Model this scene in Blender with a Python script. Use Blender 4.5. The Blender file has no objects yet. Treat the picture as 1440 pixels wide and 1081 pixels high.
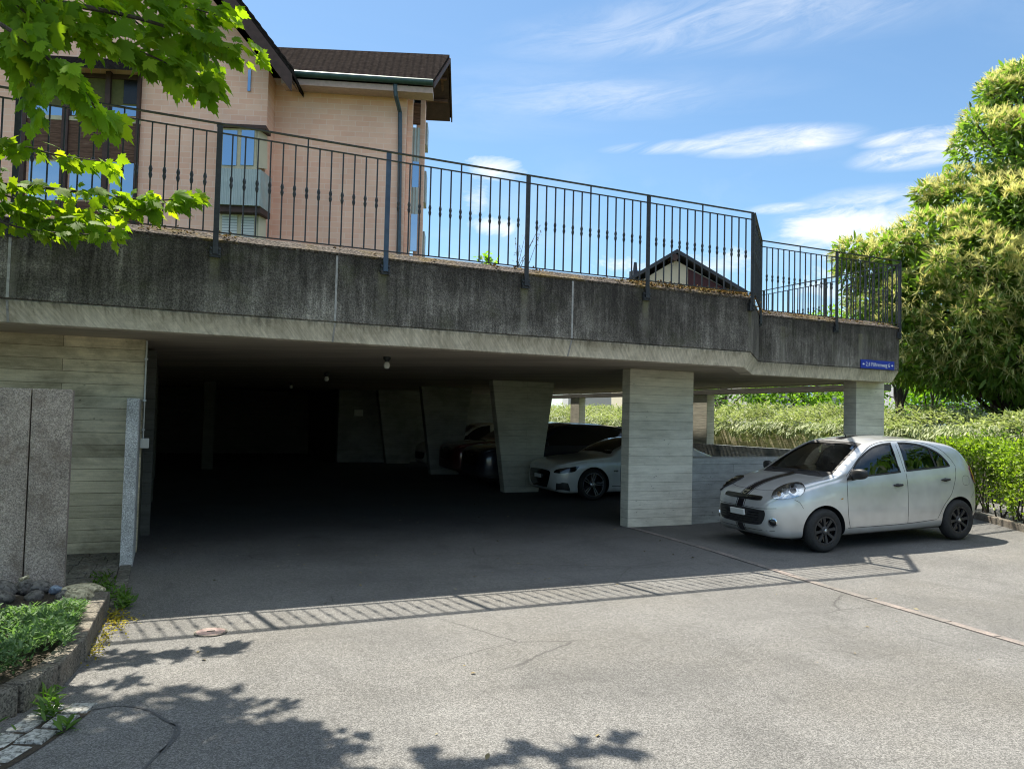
import bpy, bmesh, math, random
import numpy as np
from mathutils import Vector, Matrix
from mathutils.bvhtree import BVHTree
from mathutils.geometry import delaunay_2d_cdt
R = math.radians
random.seed(7)
rng = np.random.default_rng(11)
SC = bpy.context.scene
COL = SC.collection
# ------------------------------------------------------------------ camera
PW, PH, FPX = 1440, 1081, 1082.0
EYE = np.array([0.0, 0.0, 1.72])
def _axes(pitch=2.4, roll=1.35, yaw=24.4):
    y, p, r = R(yaw), R(pitch), R(roll)
    fw = np.array([math.sin(y)*math.cos(p), math.cos(y)*math.cos(p), math.sin(p)])
    rt = np.array([math.cos(y), -math.sin(y), 0.0]); up = np.cross(rt, fw)
    return rt*math.cos(r)+up*math.sin(r), -rt*math.sin(r)+up*math.cos(r), fw
RT, UP, FW = _axes()
def ray(x, y):
    d = FW*FPX + RT*(x-PW/2) - UP*(y-PH/2)
    return d/np.linalg.norm(d)
def at_depth(x, y, d):
    v = ray(x, y); return EYE + v*(d/(v@FW))
def at_plane(x, y, p, n):
    v = ray(x, y); n = np.array(n, float); return EYE + v*(((np.array(p, float)-EYE)@n)/(v@n))
def at_Y(x, y, Y): return at_plane(x, y, (0, Y, 0), (0, 1, 0))
def at_X(x, y, X): return at_plane(x, y, (X, 0, 0), (1, 0, 0))
def at_Z(x, y, Z): return at_plane(x, y, (0, 0, Z), (0, 0, 1))
def to_px(P):
    d = np.asarray(P, float)-EYE; z = d@FW
    return PW/2+FPX*(d@RT)/z, PH/2-FPX*(d@UP)/z, z
cam_d = bpy.data.cameras.new("camera"); cam = bpy.data.objects.new("camera", cam_d); COL.objects.link(cam)
cam_d.sensor_fit = 'HORIZONTAL'; cam_d.sensor_width = 36.0; cam_d.lens = 36.0*FPX/PW
cam_d.clip_start = 0.05; cam_d.clip_end = 3000
cam.matrix_world = Matrix(((RT[0], UP[0], -FW[0], EYE[0]), (RT[1], UP[1], -FW[1], EYE[1]), (RT[2], UP[2], -FW[2], EYE[2]), (0, 0, 0, 1)))
SC.camera = cam
SUN = Vector((-0.092, 0.4915, 1.0)).normalized()
# ground height: level in front of the garage, rising gently to the right
def gz(x):
    t = max(0.0, x-7.9)
    t = t*t/(t+0.5) if t > 0 else 0.0
    return 0.039*min(t, 5.6)
# ------------------------------------------------------------------ tagging
def tag(o, label=None, cat=None, group=None, kind=None):
    if label: o["label"] = label
    if cat: o["category"] = cat
    if group: o["group"] = group
    if kind: o["kind"] = kind
    return o
def empty(name, loc=(0, 0, 0), rz=0.0, label=None, cat=None, group=None):
    o = bpy.data.objects.new(name, None); COL.objects.link(o)
    o.location = loc; o.rotation_euler = (0, 0, rz); o.empty_display_size = 0.2
    return tag(o, label, cat, group)
def link(name, me, parent=None):
    o = bpy.data.objects.new(name, me); COL.objects.link(o)
    if parent is not None: o.parent = parent
    return o
def copy_tree(o, parent=None):
    c = o.copy(); COL.objects.link(c)
    if parent is not None: c.parent = parent
    for ch in list(o.children): copy_tree(ch, c)
    return c
class MB:
    """collects verts/faces, makes one mesh object"""
    def __init__(s): s.v = []; s.f = []; s.m = []; s.cur = 0
    def add(s, vs, fs, mi=None):
        b = len(s.v); s.v += [tuple(map(float, p)) for p in vs]
        s.f += [tuple(b+i for i in f) for f in fs]; s.m += [s.cur if mi is None else mi]*len(fs); return s
    def box(s, x0, x1, y0, y1, z0, z1, mi=None):
        return s.add([(x0,y0,z0),(x1,y0,z0),(x1,y1,z0),(x0,y1,z0),(x0,y0,z1),(x1,y0,z1),(x1,y1,z1),(x0,y1,z1)],
              [(0,3,2,1),(4,5,6,7),(0,1,5,4),(1,2,6,5),(2,3,7,6),(3,0,4,7)], mi)
    def prism(s, poly, ext, mi=None):
        """poly: 3D points (planar), ext: extrusion vector"""
        n = len(poly); p = [Vector(q) for q in poly]; e = Vector(ext)
        nn = Vector((0,0,0))
        for i in range(n): nn += (p[i]-p[0]).cross(p[(i+1) % n]-p[0])
        if nn.dot(e) > 0: p = p[::-1]
        return s.add(p+[q+e for q in p], [tuple(range(n)), tuple(range(2*n-1, n-1, -1))]+[(i, i+n, (i+1) % n+n, (i+1) % n) for i in range(n)], mi)
    def tube(s, pts, r, n=8, mi=None, caps=True):
        P = [Vector(p) for p in pts]; rr = list(r) if hasattr(r, '__len__') else [r]*len(P)
        vs = []; t0 = None; u = None
        for i, p in enumerate(P):
            t = (P[min(i+1, len(P)-1)]-P[max(i-1, 0)]).normalized()
            if u is None:
                u = t.orthogonal().normalized()
            else:
                u = (u-t*u.dot(t)).normalized()
            w = t.cross(u)
            vs += [p+(u*math.cos(2*math.pi*k/n)+w*math.sin(2*math.pi*k/n))*rr[i] for k in range(n)]
        fs = []
        for i in range(len(P)-1):
            for k in range(n):
                a, b = i*n+k, i*n+(k+1) % n
                fs.append((a, b, b+n, a+n))
        if caps: fs += [tuple(range(n-1, -1, -1)), tuple((len(P)-1)*n+k for k in range(n))]
        return s.add(vs, fs, mi)
    def lathe(s, prof, n=16, M=None, mi=None, caps=True):
        """prof [(r,z)] about z"""
        vs = []; fs = []
        for r, z in prof:
            vs += [Vector((r*math.cos(2*math.pi*k/n), r*math.sin(2*math.pi*k/n), z)) for k in range(n)]
        if M is not None: vs = [M @ v for v in vs]
        for i in range(len(prof)-1):
            for k in range(n):
                a, b = i*n+k, i*n+(k+1) % n
                fs.append((a, b, b+n, a+n))
        if caps and prof[0][0] > 1e-6: fs.append(tuple(range(n-1, -1, -1)))
        if caps and prof[-1][0] > 1e-6: fs.append(tuple((len(prof)-1)*n+k for k in range(n)))
        return s.add(vs, fs, mi)
    def build(s, name, mat, parent=None, smooth=False, bevel=0.0, angle=40, seg=2):
        me = bpy.data.meshes.new(name); me.from_pydata(s.v, [], s.f)
        mats = mat if isinstance(mat, (list, tuple)) else [mat]
        for m in mats: me.materials.append(m)
        if len(mats) > 1: me.polygons.foreach_set("material_index", s.m)
        if bevel > 0:
            bm = bmesh.new(); bm.from_mesh(me)
            bmesh.ops.remove_doubles(bm, verts=bm.verts, dist=1e-5)
            ed = [e for e in bm.edges if len(e.link_faces) == 2 and e.calc_face_angle(0) > 0.5]
            bmesh.ops.bevel(bm, geom=ed, offset=bevel, segments=seg, affect='EDGES', profile=0.6, clamp_overlap=True)
            bm.to_mesh(me); bm.free()
        me.update()
        if smooth:
            me.polygons.foreach_set("use_smooth", [True]*len(me.polygons)); me.set_sharp_from_angle(angle=R(angle))
        return link(name, me, parent)
def pchip(pts):
    """monotone cubic interpolation through (x,y) points"""
    x = np.array([p[0] for p in pts], float); y = np.array([p[1] for p in pts], float)
    h = np.diff(x); d = np.diff(y)/h; m = np.zeros_like(x)
    for i in range(1, len(x)-1):
        if d[i-1]*d[i] > 0:
            w1, w2 = 2*h[i]+h[i-1], h[i]+2*h[i-1]; m[i] = (w1+w2)/(w1/d[i-1]+w2/d[i])
    m[0], m[-1] = d[0], d[-1]
    def f(q):
        q = np.clip(q, x[0], x[-1]); i = np.clip(np.searchsorted(x, q)-1, 0, len(x)-2)
        t = (q-x[i])/h[i]
        return (1+2*t)*(1-t)**2*y[i]+t*(1-t)**2*h[i]*m[i]+t*t*(3-2*t)*y[i+1]+t*t*(t-1)*h[i]*m[i+1]
    return f
def spline(pts, n=6, closed=False):
    """Catmull-Rom through 2D/3D points"""
    P = [np.array(p, float) for p in pts]; N = len(P); out = []
    for i in range(N if closed else N-1):
        if closed: a, b, c, d = P[(i-1) % N], P[i], P[(i+1) % N], P[(i+2) % N]
        else: a, b, c, d = P[max(i-1, 0)], P[i], P[i+1], P[min(i+2, N-1)]
        for k in range(n):
            t = k/n
            out.append(0.5*((2*b)+(-a+c)*t+(2*a-5*b+4*c-d)*t*t+(-a+3*b-3*c+d)*t**3))
    if not closed: out.append(P[-1])
    return out
# ------------------------------------------------------------------ materials
class NT:
    def __init__(s, name):
        s.m = bpy.data.materials.new(name); s.m.use_nodes = True; s.t = s.m.node_tree; s.t.nodes.clear()
        s.out = s.n('ShaderNodeOutputMaterial')
    def n(s, typ, **kw):
        nd = s.t.nodes.new(typ)
        for k, v in kw.items():
            if hasattr(nd, k) and not k.startswith('i_'): setattr(nd, k, v)
        return nd
    def l(s, a, b): s.t.links.new(a, b); return b
    def set(s, sock, v):
        if hasattr(v, 'node'): s.l(v, sock)
        else:
            if isinstance(v, (tuple, list)) and len(v) == 3 and len(getattr(sock, 'default_value', (0,)*3) if hasattr(sock.default_value, '__len__') else (0,)) == 4: v = (*v, 1)
            sock.default_value = v
    def coord(s, kind='Object', scale=(1, 1, 1), rot=(0, 0, 0)):
        c = s.n('ShaderNodeTexCoord'); m = s.n('ShaderNodeMapping'); s.l(c.outputs[kind], m.inputs[0])
        m.inputs['Scale'].default_value = scale; m.inputs['Rotation'].default_value = rot
        return m.outputs[0]
    def pos(s, scale=(1, 1, 1), rot=(0, 0, 0)):
        c = s.n('ShaderNodeNewGeometry'); m = s.n('ShaderNodeMapping'); s.l(c.outputs['Position'], m.inputs[0])
        m.inputs['Scale'].default_value = scale; m.inputs['Rotation'].default_value = rot
        return m.outputs[0]
    def noise(s, vec, scale=5, detail=4, rough=0.55, dist=0.0, col=False):
        t = s.n('ShaderNodeTexNoise'); s.l(vec, t.inputs['Vector'])
        t.inputs['Scale'].default_value = scale; t.inputs['Detail'].default_value = detail
        t.inputs['Roughness'].default_value = rough; t.inputs['Distortion'].default_value = dist
        return t.outputs['Color' if col else 'Fac']
    def vor(s, vec, scale=5, feat='F1', out='Distance', rand=1.0):
        t = s.n('ShaderNodeTexVoronoi'); t.feature = feat; s.l(vec, t.inputs['Vector'])
        t.inputs['Scale'].default_value = scale; t.inputs['Randomness'].default_value = rand
        return t.outputs[out]
    def ramp(s, fac, stops, interp='LINEAR'):
        r = s.n('ShaderNodeValToRGB'); r.color_ramp.interpolation = interp; s.set(r.inputs[0], fac)
        while len(r.color_ramp.elements) < len(stops): r.color_ramp.elements.new(0.5)
        for e, (p, c) in zip(r.color_ramp.elements, stops):
            e.position = p; e.color = (c, c, c, 1) if not hasattr(c, '__len__') else (*c[:3], 1)
        return r.outputs[0]
    def math(s, op, a, b=0.0, c=None, clamp=False):
        m = s.n('ShaderNodeMath'); m.operation = op; m.use_clamp = clamp; s.set(m.inputs[0], a); s.set(m.inputs[1], b)
        if c is not None: s.set(m.inputs[2], c)
        return m.outputs[0]
    def mix(s, fac, a, b, blend='MIX'):
        m = s.n('ShaderNodeMix'); m.data_type = 'RGBA'; m.blend_type = blend
        s.set(m.inputs[0], fac); s.set(m.inputs[6], a); s.set(m.inputs[7], b); return m.outputs[2]
    def sep(s, vec):
        n = s.n('ShaderNodeSeparateXYZ'); s.l(vec, n.inputs[0]); return n.outputs
    def comb(s, x, y, z):
        n = s.n('ShaderNodeCombineXYZ')
        for i, v in enumerate((x, y, z)): s.set(n.inputs[i], v)
        return n.outputs[0]
    def bump(s, h, strength=0.3, dist=0.02, nrm=None):
        b = s.n('ShaderNodeBump'); b.inputs['Strength'].default_value = strength; b.inputs['Distance'].default_value = dist
        s.l(h, b.inputs['Height'])
        if nrm is not None: s.l(nrm, b.inputs['Normal'])
        return b.outputs[0]
    def bsdf(s, col=(0.5, 0.5, 0.5), rough=0.6, metal=0.0, nrm=None, spec=0.5, coat=0.0, coat_rough=0.03, **kw):
        p = s.n('ShaderNodeBsdfPrincipled')
        s.set(p.inputs['Base Color'], col); s.set(p.inputs['Roughness'], rough); s.set(p.inputs['Metallic'], metal)
        s.set(p.inputs['Specular IOR Level'], spec); s.set(p.inputs['Coat Weight'], coat); s.set(p.inputs['Coat Roughness'], coat_rough)
        if nrm is not None: s.l(nrm, p.inputs['Normal'])
        for k, v in kw.items(): s.set(p.inputs[k.replace('_', ' ')], v)
        s.l(p.outputs[0], s.out.inputs[0]); return p
def mat_plain(name, col, rough=0.5, metal=0.0, coat=0.0, var=0.12, vscale=8, spec=0.5, bump=0.0):
    t = NT(name); v = t.coord()
    n = t.noise(v, vscale, 5, 0.6)
    c = t.mix(t.ramp(n, [(0.3, 0.0), (0.7, 1.0)]), tuple(x*(1-var) for x in col), tuple(min(1, x*(1+var)) for x in col))
    nr = t.bump(n, bump, 0.01) if bump else None
    t.bsdf(c, rough, metal, nr, spec, coat); return t.m
# ------------------------------------------------------------------ procedural materials
def board_concrete(name, light, dark, stain=0.5, bc=0.26, rowh=0.142, warm=(1.0, 0.97, 0.88), pits=1.0, mapx=True, seed=0.0):
    t = NT(name); p = t.pos(); x, y, z = t.sep(p)
    along = t.math('ADD', x, t.math('ADD', y, seed))
    v = t.comb(along, z, 0.0)
    b = t.n('ShaderNodeTexBrick'); t.l(v, b.inputs['Vector'])
    b.offset = 0.37; b.offset_frequency = 2; b.squash = 1.0
    b.inputs['Color1'].default_value = (0.34, 0.34, 0.34, 1); b.inputs['Color2'].default_value = (0.80, 0.80, 0.80, 1)
    b.inputs['Mortar'].default_value = (0.0, 0.0, 0.0, 1)
    for k, q in (('Scale', 1.0), ('Mortar Size', 0.0035), ('Mortar Smooth', 0.4), ('Bias', -0.1), ('Brick Width', 3.3), ('Row Height', rowh)):
        b.inputs[k].default_value = q
    grain = t.noise(t.comb(t.math('MULTIPLY', along, 2.2), t.math('MULTIPLY', z, 38.0), t.math('MULTIPLY', y, 2.0)), 1.0, 5, 0.6)
    big = t.noise(p, 1.3, 6, 0.62, 0.4); mid = t.noise(t.comb(t.math('MULTIPLY', along, 1.6), t.math('MULTIPLY', z, 5.0), y), 1.5, 5, 0.65)
    fine = t.noise(p, 90, 3, 0.7)
    k = t.math('ADD', t.math('MULTIPLY', b.outputs['Color'], bc), t.math('MULTIPLY', grain, 0.42))
    k = t.math('ADD', k, t.math('MULTIPLY', mid, 0.42)); k = t.math('SUBTRACT', t.math('ADD', k, t.math('MULTIPLY', fine, 0.20)), 0.08+(bc-0.26)*0.5)
    base = t.ramp(k, [(0.26, dark), (0.50, tuple((a+c)/2 for a, c in zip(dark, light))), (0.78, light)])
    st = t.ramp(t.noise(t.comb(t.math('MULTIPLY', along, 1.0), t.math('MULTIPLY', z, 1.6), 3.3), 1.1, 6, 0.68, 0.3), [(0.44, 0.0), (0.68, 1.0)])
    col = t.mix(t.math('MULTIPLY', st, stain), base, tuple(c*0.42*w for c, w in zip(dark, warm)))
    pv = t.comb(t.math('MULTIPLY', along, 0.55), z, 1.7)
    pit = t.ramp(t.vor(pv, 16.0), [(0.06, 1.0), (0.13, 0.0)])
    slot = t.ramp(t.vor(t.comb(t.math('MULTIPLY', along, 7.0), t.math('MULTIPLY', z, 42.0), 5.0), 1.0), [(0.10, 1.0), (0.22, 0.0)])
    slot = t.math('MULTIPLY', slot, t.ramp(t.noise(t.comb(along, t.math('MULTIPLY', z, 2.0), 8.0), 2.6, 5, 0.7), [(0.46, 0.0), (0.58, 1.0)]))
    pit = t.math('MAXIMUM', t.math('MULTIPLY', slot, 0.9), pit)
    pit = t.math('MULTIPLY', pit, t.ramp(t.noise(p, 3.1, 3), [(0.5, 0.0), (0.62, 1.0)]))
    seam = t.math('MULTIPLY', t.math('SUBTRACT', 1.0, t.ramp(b.outputs['Fac'], [(0.0, 1.0), (1.0, 0.0)])), t.ramp(t.noise(v, 2.1, 3), [(0.38, 0.15), (0.62, 1.0)]))
    col = t.mix(t.math('MULTIPLY', seam, 0.55), col, tuple(c*0.3 for c in dark))
    col = t.mix(t.math('MULTIPLY', pit, 0.75*pits), col, tuple(c*0.18 for c in dark))
    h = t.math('SUBTRACT', t.math('ADD', t.math('MULTIPLY', grain, 0.5), t.math('MULTIPLY', b.outputs['Color'], 0.7)), t.math('ADD', t.math('MULTIPLY', seam, 1.0), pit))
    t.bsdf(col, 0.88, 0, t.bump(h, 0.55, 0.012), 0.3); return t.m
M = {}
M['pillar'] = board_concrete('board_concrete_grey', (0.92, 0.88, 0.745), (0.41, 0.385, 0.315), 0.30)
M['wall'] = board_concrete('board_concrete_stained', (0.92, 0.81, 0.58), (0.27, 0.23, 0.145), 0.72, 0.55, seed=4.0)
M['inner'] = board_concrete('board_concrete_inside', (0.15, 0.145, 0.125), (0.06, 0.06, 0.055), 0.35, seed=2.0)  # same concrete darkened: the interior gloom is put into its colour
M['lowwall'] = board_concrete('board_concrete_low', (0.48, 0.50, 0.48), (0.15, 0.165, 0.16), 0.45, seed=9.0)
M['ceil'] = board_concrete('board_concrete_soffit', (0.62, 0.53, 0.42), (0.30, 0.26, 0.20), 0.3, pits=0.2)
M['inner_back'] = board_concrete('board_concrete_back', (0.36, 0.36, 0.35), (0.15, 0.15, 0.145), 0.4, seed=3.0)  # darker copy for far wedges and back wall; fading with depth is painted
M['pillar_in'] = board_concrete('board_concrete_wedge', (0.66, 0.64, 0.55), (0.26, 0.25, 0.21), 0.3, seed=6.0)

def face_concrete():
    """washed, weathered parapet concrete: dark vertical runs, pale runs below the posts"""
    t = NT('weathered_parapet_concrete'); p = t.pos(); x, y, z = t.sep(p)
    al = t.math('SUBTRACT', x, t.math('MULTIPLY', y, 0.35))
    run = t.noise(t.comb(t.math('MULTIPLY', al, 6.0), 0.0, t.math('MULTIPLY', z, 0.9)), 1.3, 7, 0.75, 0.25)
    run2 = t.noise(t.comb(t.math('MULTIPLY', al, 24.0), 2.0, t.math('MULTIPLY', z, 1.4)), 1.0, 4, 0.7)
    big = t.noise(p, 1.5, 7, 0.7, 0.6); agg = t.noise(p, 75, 4, 0.8); agg2 = t.vor(p, 70)
    k = t.math('ADD', t.math('MULTIPLY', run, 0.46), t.math('ADD', t.math('MULTIPLY', run2, 0.27), t.math('MULTIPLY', big, 0.49)))
    k = t.math('ADD', k, t.math('MULTIPLY', t.math('SUBTRACT', 3.1, z), 0.17))
    base = t.ramp(k, [(0.41, (0.019, 0.0165, 0.0145)), (0.55, (0.048, 0.043, 0.0375)), (0.67, (0.108, 0.098, 0.086)), (0.82, (0.27, 0.25, 0.22))])
    sp = t.math('ADD', t.math('MULTIPLY', agg, 1.25), t.math('MULTIPLY', agg2, 0.5))
    base = t.mix(1.0, base, t.ramp(sp, [(0.45, 0.35), (0.8, 1.0), (1.15, 1.9)]), 'MULTIPLY')
    # pale lime run under every post (spacing 1.828 m)
    ph = t.math('ABSOLUTE', t.math('SUBTRACT', t.math('FRACT', t.math('DIVIDE', t.math('SUBTRACT', x, 0.45-0.914), 1.828)), 0.5))
    wob = t.math('MULTIPLY', t.math('SUBTRACT', t.noise(t.comb(t.math('MULTIPLY', x, 9), 0, t.math('MULTIPLY', z, 2)), 2.0, 3), 0.5), 0.03)
    stripe = t.ramp(t.math('ADD', ph, wob), [(0.016, 1.0), (0.036, 0.0)])
    stripe = t.math('MULTIPLY', stripe, t.math('MULTIPLY', t.ramp(z, [(0.0, 1.0), (1.0, 1.0)]), t.ramp(t.noise(t.comb(t.math('MULTIPLY', x, 0.55), 0, t.math('MULTIPLY', z, 1.5)), 1.7, 3), [(0.35, 0.25), (0.65, 0.95)])))
    below = t.math('LESS_THAN', z, 3.36)
    low = t.math('MULTIPLY', stripe, below)
    col = t.mix(t.math('MULTIPLY', low, 0.62), base, t.mix(t.math('DIVIDE', t.math('SUBTRACT', z, 3.05), 0.3, clamp=True), (0.22, 0.205, 0.17), (0.20, 0.19, 0.09)))
    moss = t.math('MULTIPLY', t.ramp(t.noise(p, 2.3, 5, 0.7), [(0.52, 0.0), (0.68, 1.0)]), 0.28)
    col = t.mix(moss, col, (0.075, 0.085, 0.03))
    t.bsdf(col, 0.93, 0, t.bump(sp, 0.6, 0.012), 0.25); return t.m
M['face'] = face_concrete()
def lip_concrete():
    t = NT('parapet_lip_concrete'); p = t.pos(); x, y, z = t.sep(p)
    al = t.math('SUBTRACT', x, t.math('MULTIPLY', y, 0.35))
    run = t.noise(t.comb(t.math('MULTIPLY', al, 16.0), t.math('MULTIPLY', y, 2.0), t.math('MULTIPLY', z, 2.0)), 1.3, 5, 0.7)
    big = t.noise(p, 1.4, 6, 0.66, 0.6); fine = t.noise(p, 80, 3, 0.7)
    # grime creeping down from the upper edge
    up = t.math('MULTIPLY', t.math('SUBTRACT', z, 2.655), 1.9)
    k = t.math('SUBTRACT', t.math('ADD', t.math('MULTIPLY', big, 0.55), t.math('ADD', t.math('MULTIPLY', run, 0.75), t.math('MULTIPLY', fine, 0.16))), t.math('ADD', up, 0.12))
    col = t.ramp(k, [(0.24, (0.06, 0.052, 0.04)), (0.42, (0.34, 0.305, 0.24)), (0.58, (0.63, 0.56, 0.44)), (0.86, (0.80, 0.72, 0.59))])
    blo = t.ramp(t.noise(p, 3.4, 7, 0.72, 0.8), [(0.42, 0.0), (0.66, 1.0)])
    col = t.mix(t.math('MULTIPLY', blo, 0.5), col, (0.23, 0.19, 0.125))
    scr = t.ramp(t.noise(t.comb(t.math('MULTIPLY', t.math('ADD', al, t.math('MULTIPLY', z, 0.7)), 30.0), 0.0, t.math('MULTIPLY', z, 3.0)), 1.0, 5, 0.7), [(0.36, 0.76), (0.6, 1.05)])
    col = t.mix(1.0, col, scr, 'MULTIPLY')
    t.bsdf(col, 0.9, 0, t.bump(fine, 0.4, 0.01), 0.25); return t.m
M['lip'] = lip_concrete()
def coping():
    t = NT('mossy_coping'); p = t.pos()
    a = t.noise(p, 26, 6, 0.78); v = t.vor(p, 38); big = t.noise(p, 1.6, 5, 0.65)
    col = t.ramp(t.math('ADD', t.math('MULTIPLY', a, 0.7), t.math('MULTIPLY', v, 0.5)), [(0.3, (0.02, 0.017, 0.014)), (0.58, (0.075, 0.063, 0.054)), (0.88, (0.24, 0.205, 0.18))])
    col = t.mix(t.ramp(big, [(0.5, 0.0), (0.66, 0.75)]), col, t.ramp(a, [(0.35, (0.10, 0.06, 0.02)), (0.6, (0.20, 0.15, 0.045)), (0.7, (0.13, 0.14, 0.03))]))
    t.bsdf(col, 0.95, 0, t.bump(t.math('ADD', a, v), 0.9, 0.03), 0.2); return t.m
M['coping'] = coping()
def asphalt(name, base, inside=1.0):
    t = NT(name); p = t.pos(); x, y, z = t.sep(p)
    f = t.noise(p, 190, 2, 0.8); v = t.vor(p, 150, out='Color'); vv = t.sep(v)[0]
    m = t.noise(p, 24, 4, 0.75); b = t.noise(p, 0.8, 5, 0.6, 0.6); b2 = t.noise(t.pos((1, 0.45, 1), (0, 0, 0.5)), 2.6, 6, 0.7)
    k = t.math('ADD', t.math('MULTIPLY', f, 0.35), t.math('ADD', t.math('MULTIPLY', vv, 0.42), t.math('MULTIPLY', m, 0.30)))
    col = t.ramp(k, [(0.24, tuple(c*0.42 for c in base)), (0.52, base), (0.82, tuple(min(1, c*2.1) for c in base))])
    col = t.mix(1.0, col, t.ramp(b, [(0.3, 0.82), (0.7, 1.16)]), 'MULTIPLY')
    blot = t.ramp(b2, [(0.54, 0.0), (0.70, 1.0)])
    blot = t.math('MULTIPLY', blot, t.ramp(m, [(0.40, 0.2), (0.58, 1.0)]))
    col = t.mix(t.math('MULTIPLY', blot, 0.6), col, tuple(c*0.5 for c in base))
    if inside < 1:   # shade under the roof put into the asphalt colour, with a noisy edge
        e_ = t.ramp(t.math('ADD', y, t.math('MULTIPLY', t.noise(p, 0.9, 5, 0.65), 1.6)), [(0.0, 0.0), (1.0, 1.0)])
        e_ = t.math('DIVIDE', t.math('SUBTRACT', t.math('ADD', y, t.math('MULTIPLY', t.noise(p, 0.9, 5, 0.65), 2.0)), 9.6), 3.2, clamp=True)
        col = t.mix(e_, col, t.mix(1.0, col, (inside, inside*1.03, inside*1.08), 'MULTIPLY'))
    rust = t.ramp(t.noise(p, 0.45, 4, 0.6), [(0.45, 0.0), (0.7, 0.35)])
    col = t.mix(rust, col, t.mix(1.0, col, (1.06, 1.0, 0.88), 'MULTIPLY'))
    tr_ = t.noise(t.pos((0.12, 1.6, 1), (0, 0, R(-20))), 1.2, 5, 0.6, 0.4)
    col = t.mix(t.math('MULTIPLY', t.ramp(tr_, [(0.55, 0.0), (0.72, 1.0)]), 0.28), col, tuple(c*0.55 for c in base))
    oil = t.math('MULTIPLY', t.ramp(t.vor(t.mix(0.25, p, t.noise(p, 3, 4, col=True), 'ADD'), 0.75), [(0.05, 1.0), (0.16, 0.0)]), t.ramp(t.noise(p, 0.5, 2), [(0.5, 0.0), (0.6, 1.0)]))
    col = t.mix(t.math('MULTIPLY', oil, 0.45), col, tuple(c*0.35 for c in base))
    # hairline cracks
    wv = t.mix(0.10, p, t.noise(p, 1.7, 5, 0.7, col=True), 'ADD')
    e = t.vor(wv, 0.52, 'DISTANCE_TO_EDGE'); crack = t.math('MULTIPLY', t.ramp(e, [(0.0012, 1.0), (0.0042, 0.0)]), t.ramp(t.noise(p, 0.6, 3), [(0.52, 0.0), (0.6, 1.0)]))
    col = t.mix(t.math('MULTIPLY', crack, 0.75), col, tuple(c*0.3 for c in base))
    h = t.math('ADD', t.math('MULTIPLY', f, 0.6), t.math('MULTIPLY', vv, 0.6))
    t.bsdf(col, 0.86, 0, t.bump(h, 0.5, 0.008), 0.35); return t.m
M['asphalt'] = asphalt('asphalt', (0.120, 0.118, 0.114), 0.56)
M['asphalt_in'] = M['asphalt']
def granite(name, base, dark, scale=1.0, lichen=0.0):
    t = NT(name); p = t.pos()
    v = t.sep(t.vor(p, 85*scale, out='Color'))[0]; n = t.noise(p, 48*scale, 4, 0.8); b = t.noise(p, 2.2, 5, 0.65)
    k = t.math('ADD', t.math('MULTIPLY', v, 0.5), t.math('MULTIPLY', n, 0.6))
    col = t.ramp(k, [(0.28, dark), (0.52, base), (0.82, tuple(min(1, c*1.7) for c in base))])
    col = t.mix(1.0, col, t.ramp(b, [(0.3, 0.68), (0.7, 1.2)]), 'MULTIPLY')
    if lichen:
        col = t.mix(t.math('MULTIPLY', t.ramp(t.noise(p, 4.0, 5, 0.7), [(0.5, 0.0), (0.66, 1.0)]), lichen), col, (0.16, 0.115, 0.085))
    t.bsdf(col, 0.85, 0, t.bump(k, 0.5, 0.008), 0.3); return t.m
M['granite'] = granite('granite_slab', (0.34, 0.285, 0.24), (0.21, 0.175, 0.148), 1.5, 0.6)
M['granite_pale'] = granite('granite_pale', (0.48, 0.48, 0.47), (0.28, 0.28, 0.28), 1.7)
M['kerb'] = granite('granite_kerb', (0.155, 0.14, 0.115), (0.05, 0.046, 0.04), 1.2, 0.45)
M['cobble'] = granite('granite_cobble', (0.30, 0.30, 0.28), (0.11, 0.11, 0.10), 0.8, 0.1)
M['rock'] = granite('river_stone', (0.13, 0.12, 0.11), (0.06, 0.055, 0.05), 0.5)
M['rock_pale'] = granite('pale_stone', (0.42, 0.37, 0.25), (0.2, 0.17, 0.1), 0.5)
M['rock_blue'] = granite('blue_stone', (0.19, 0.23, 0.29), (0.10, 0.12, 0.16), 0.5)
def soil():
    t = NT('soil'); p = t.pos(); n = t.noise(p, 18, 6, 0.75)
    t.bsdf(t.ramp(n, [(0.3, (0.02, 0.015, 0.01)), (0.6, (0.06, 0.045, 0.03)), (0.8, (0.11, 0.09, 0.06))]), 0.95, 0, t.bump(n, 0.8, 0.04)); return t.m
M['soil'] = soil()
def ground():
    t = NT('grass_ground'); p = t.pos(); n = t.noise(p, 9, 6, 0.75); b = t.noise(p, 0.3, 4)
    c = t.ramp(n, [(0.3, (0.03, 0.045, 0.012)), (0.7, (0.085, 0.12, 0.03))])
    t.bsdf(t.mix(t.ramp(b, [(0.4, 0), (0.6, 0.5)]), c, (0.09, 0.08, 0.045)), 0.95, 0, t.bump(n, 0.8, 0.05)); return t.m
M['ground'] = ground()
M['paver'] = granite('path_paver', (0.135, 0.13, 0.11), (0.06, 0.055, 0.05), 0.6, 0.3)
def rail_mat():
    t = NT('railing_paint'); p = t.pos(); n = t.noise(p, 14, 5, 0.7)
    c = t.ramp(n, [(0.3, (0.020, 0.021, 0.025)), (0.62, (0.040, 0.042, 0.046)), (0.78, (0.11, 0.085, 0.06))])
    t.bsdf(c, 0.48, 0.25, None, 0.5); return t.m
M['rail'] = rail_mat()
M['rail_blue'] = mat_plain('railing_post_blue', (0.045, 0.075, 0.12), 0.45, 0.2, var=0.25)
M['galv'] = mat_plain('galvanised', (0.42, 0.43, 0.43), 0.45, 0.7, var=0.2)
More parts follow.
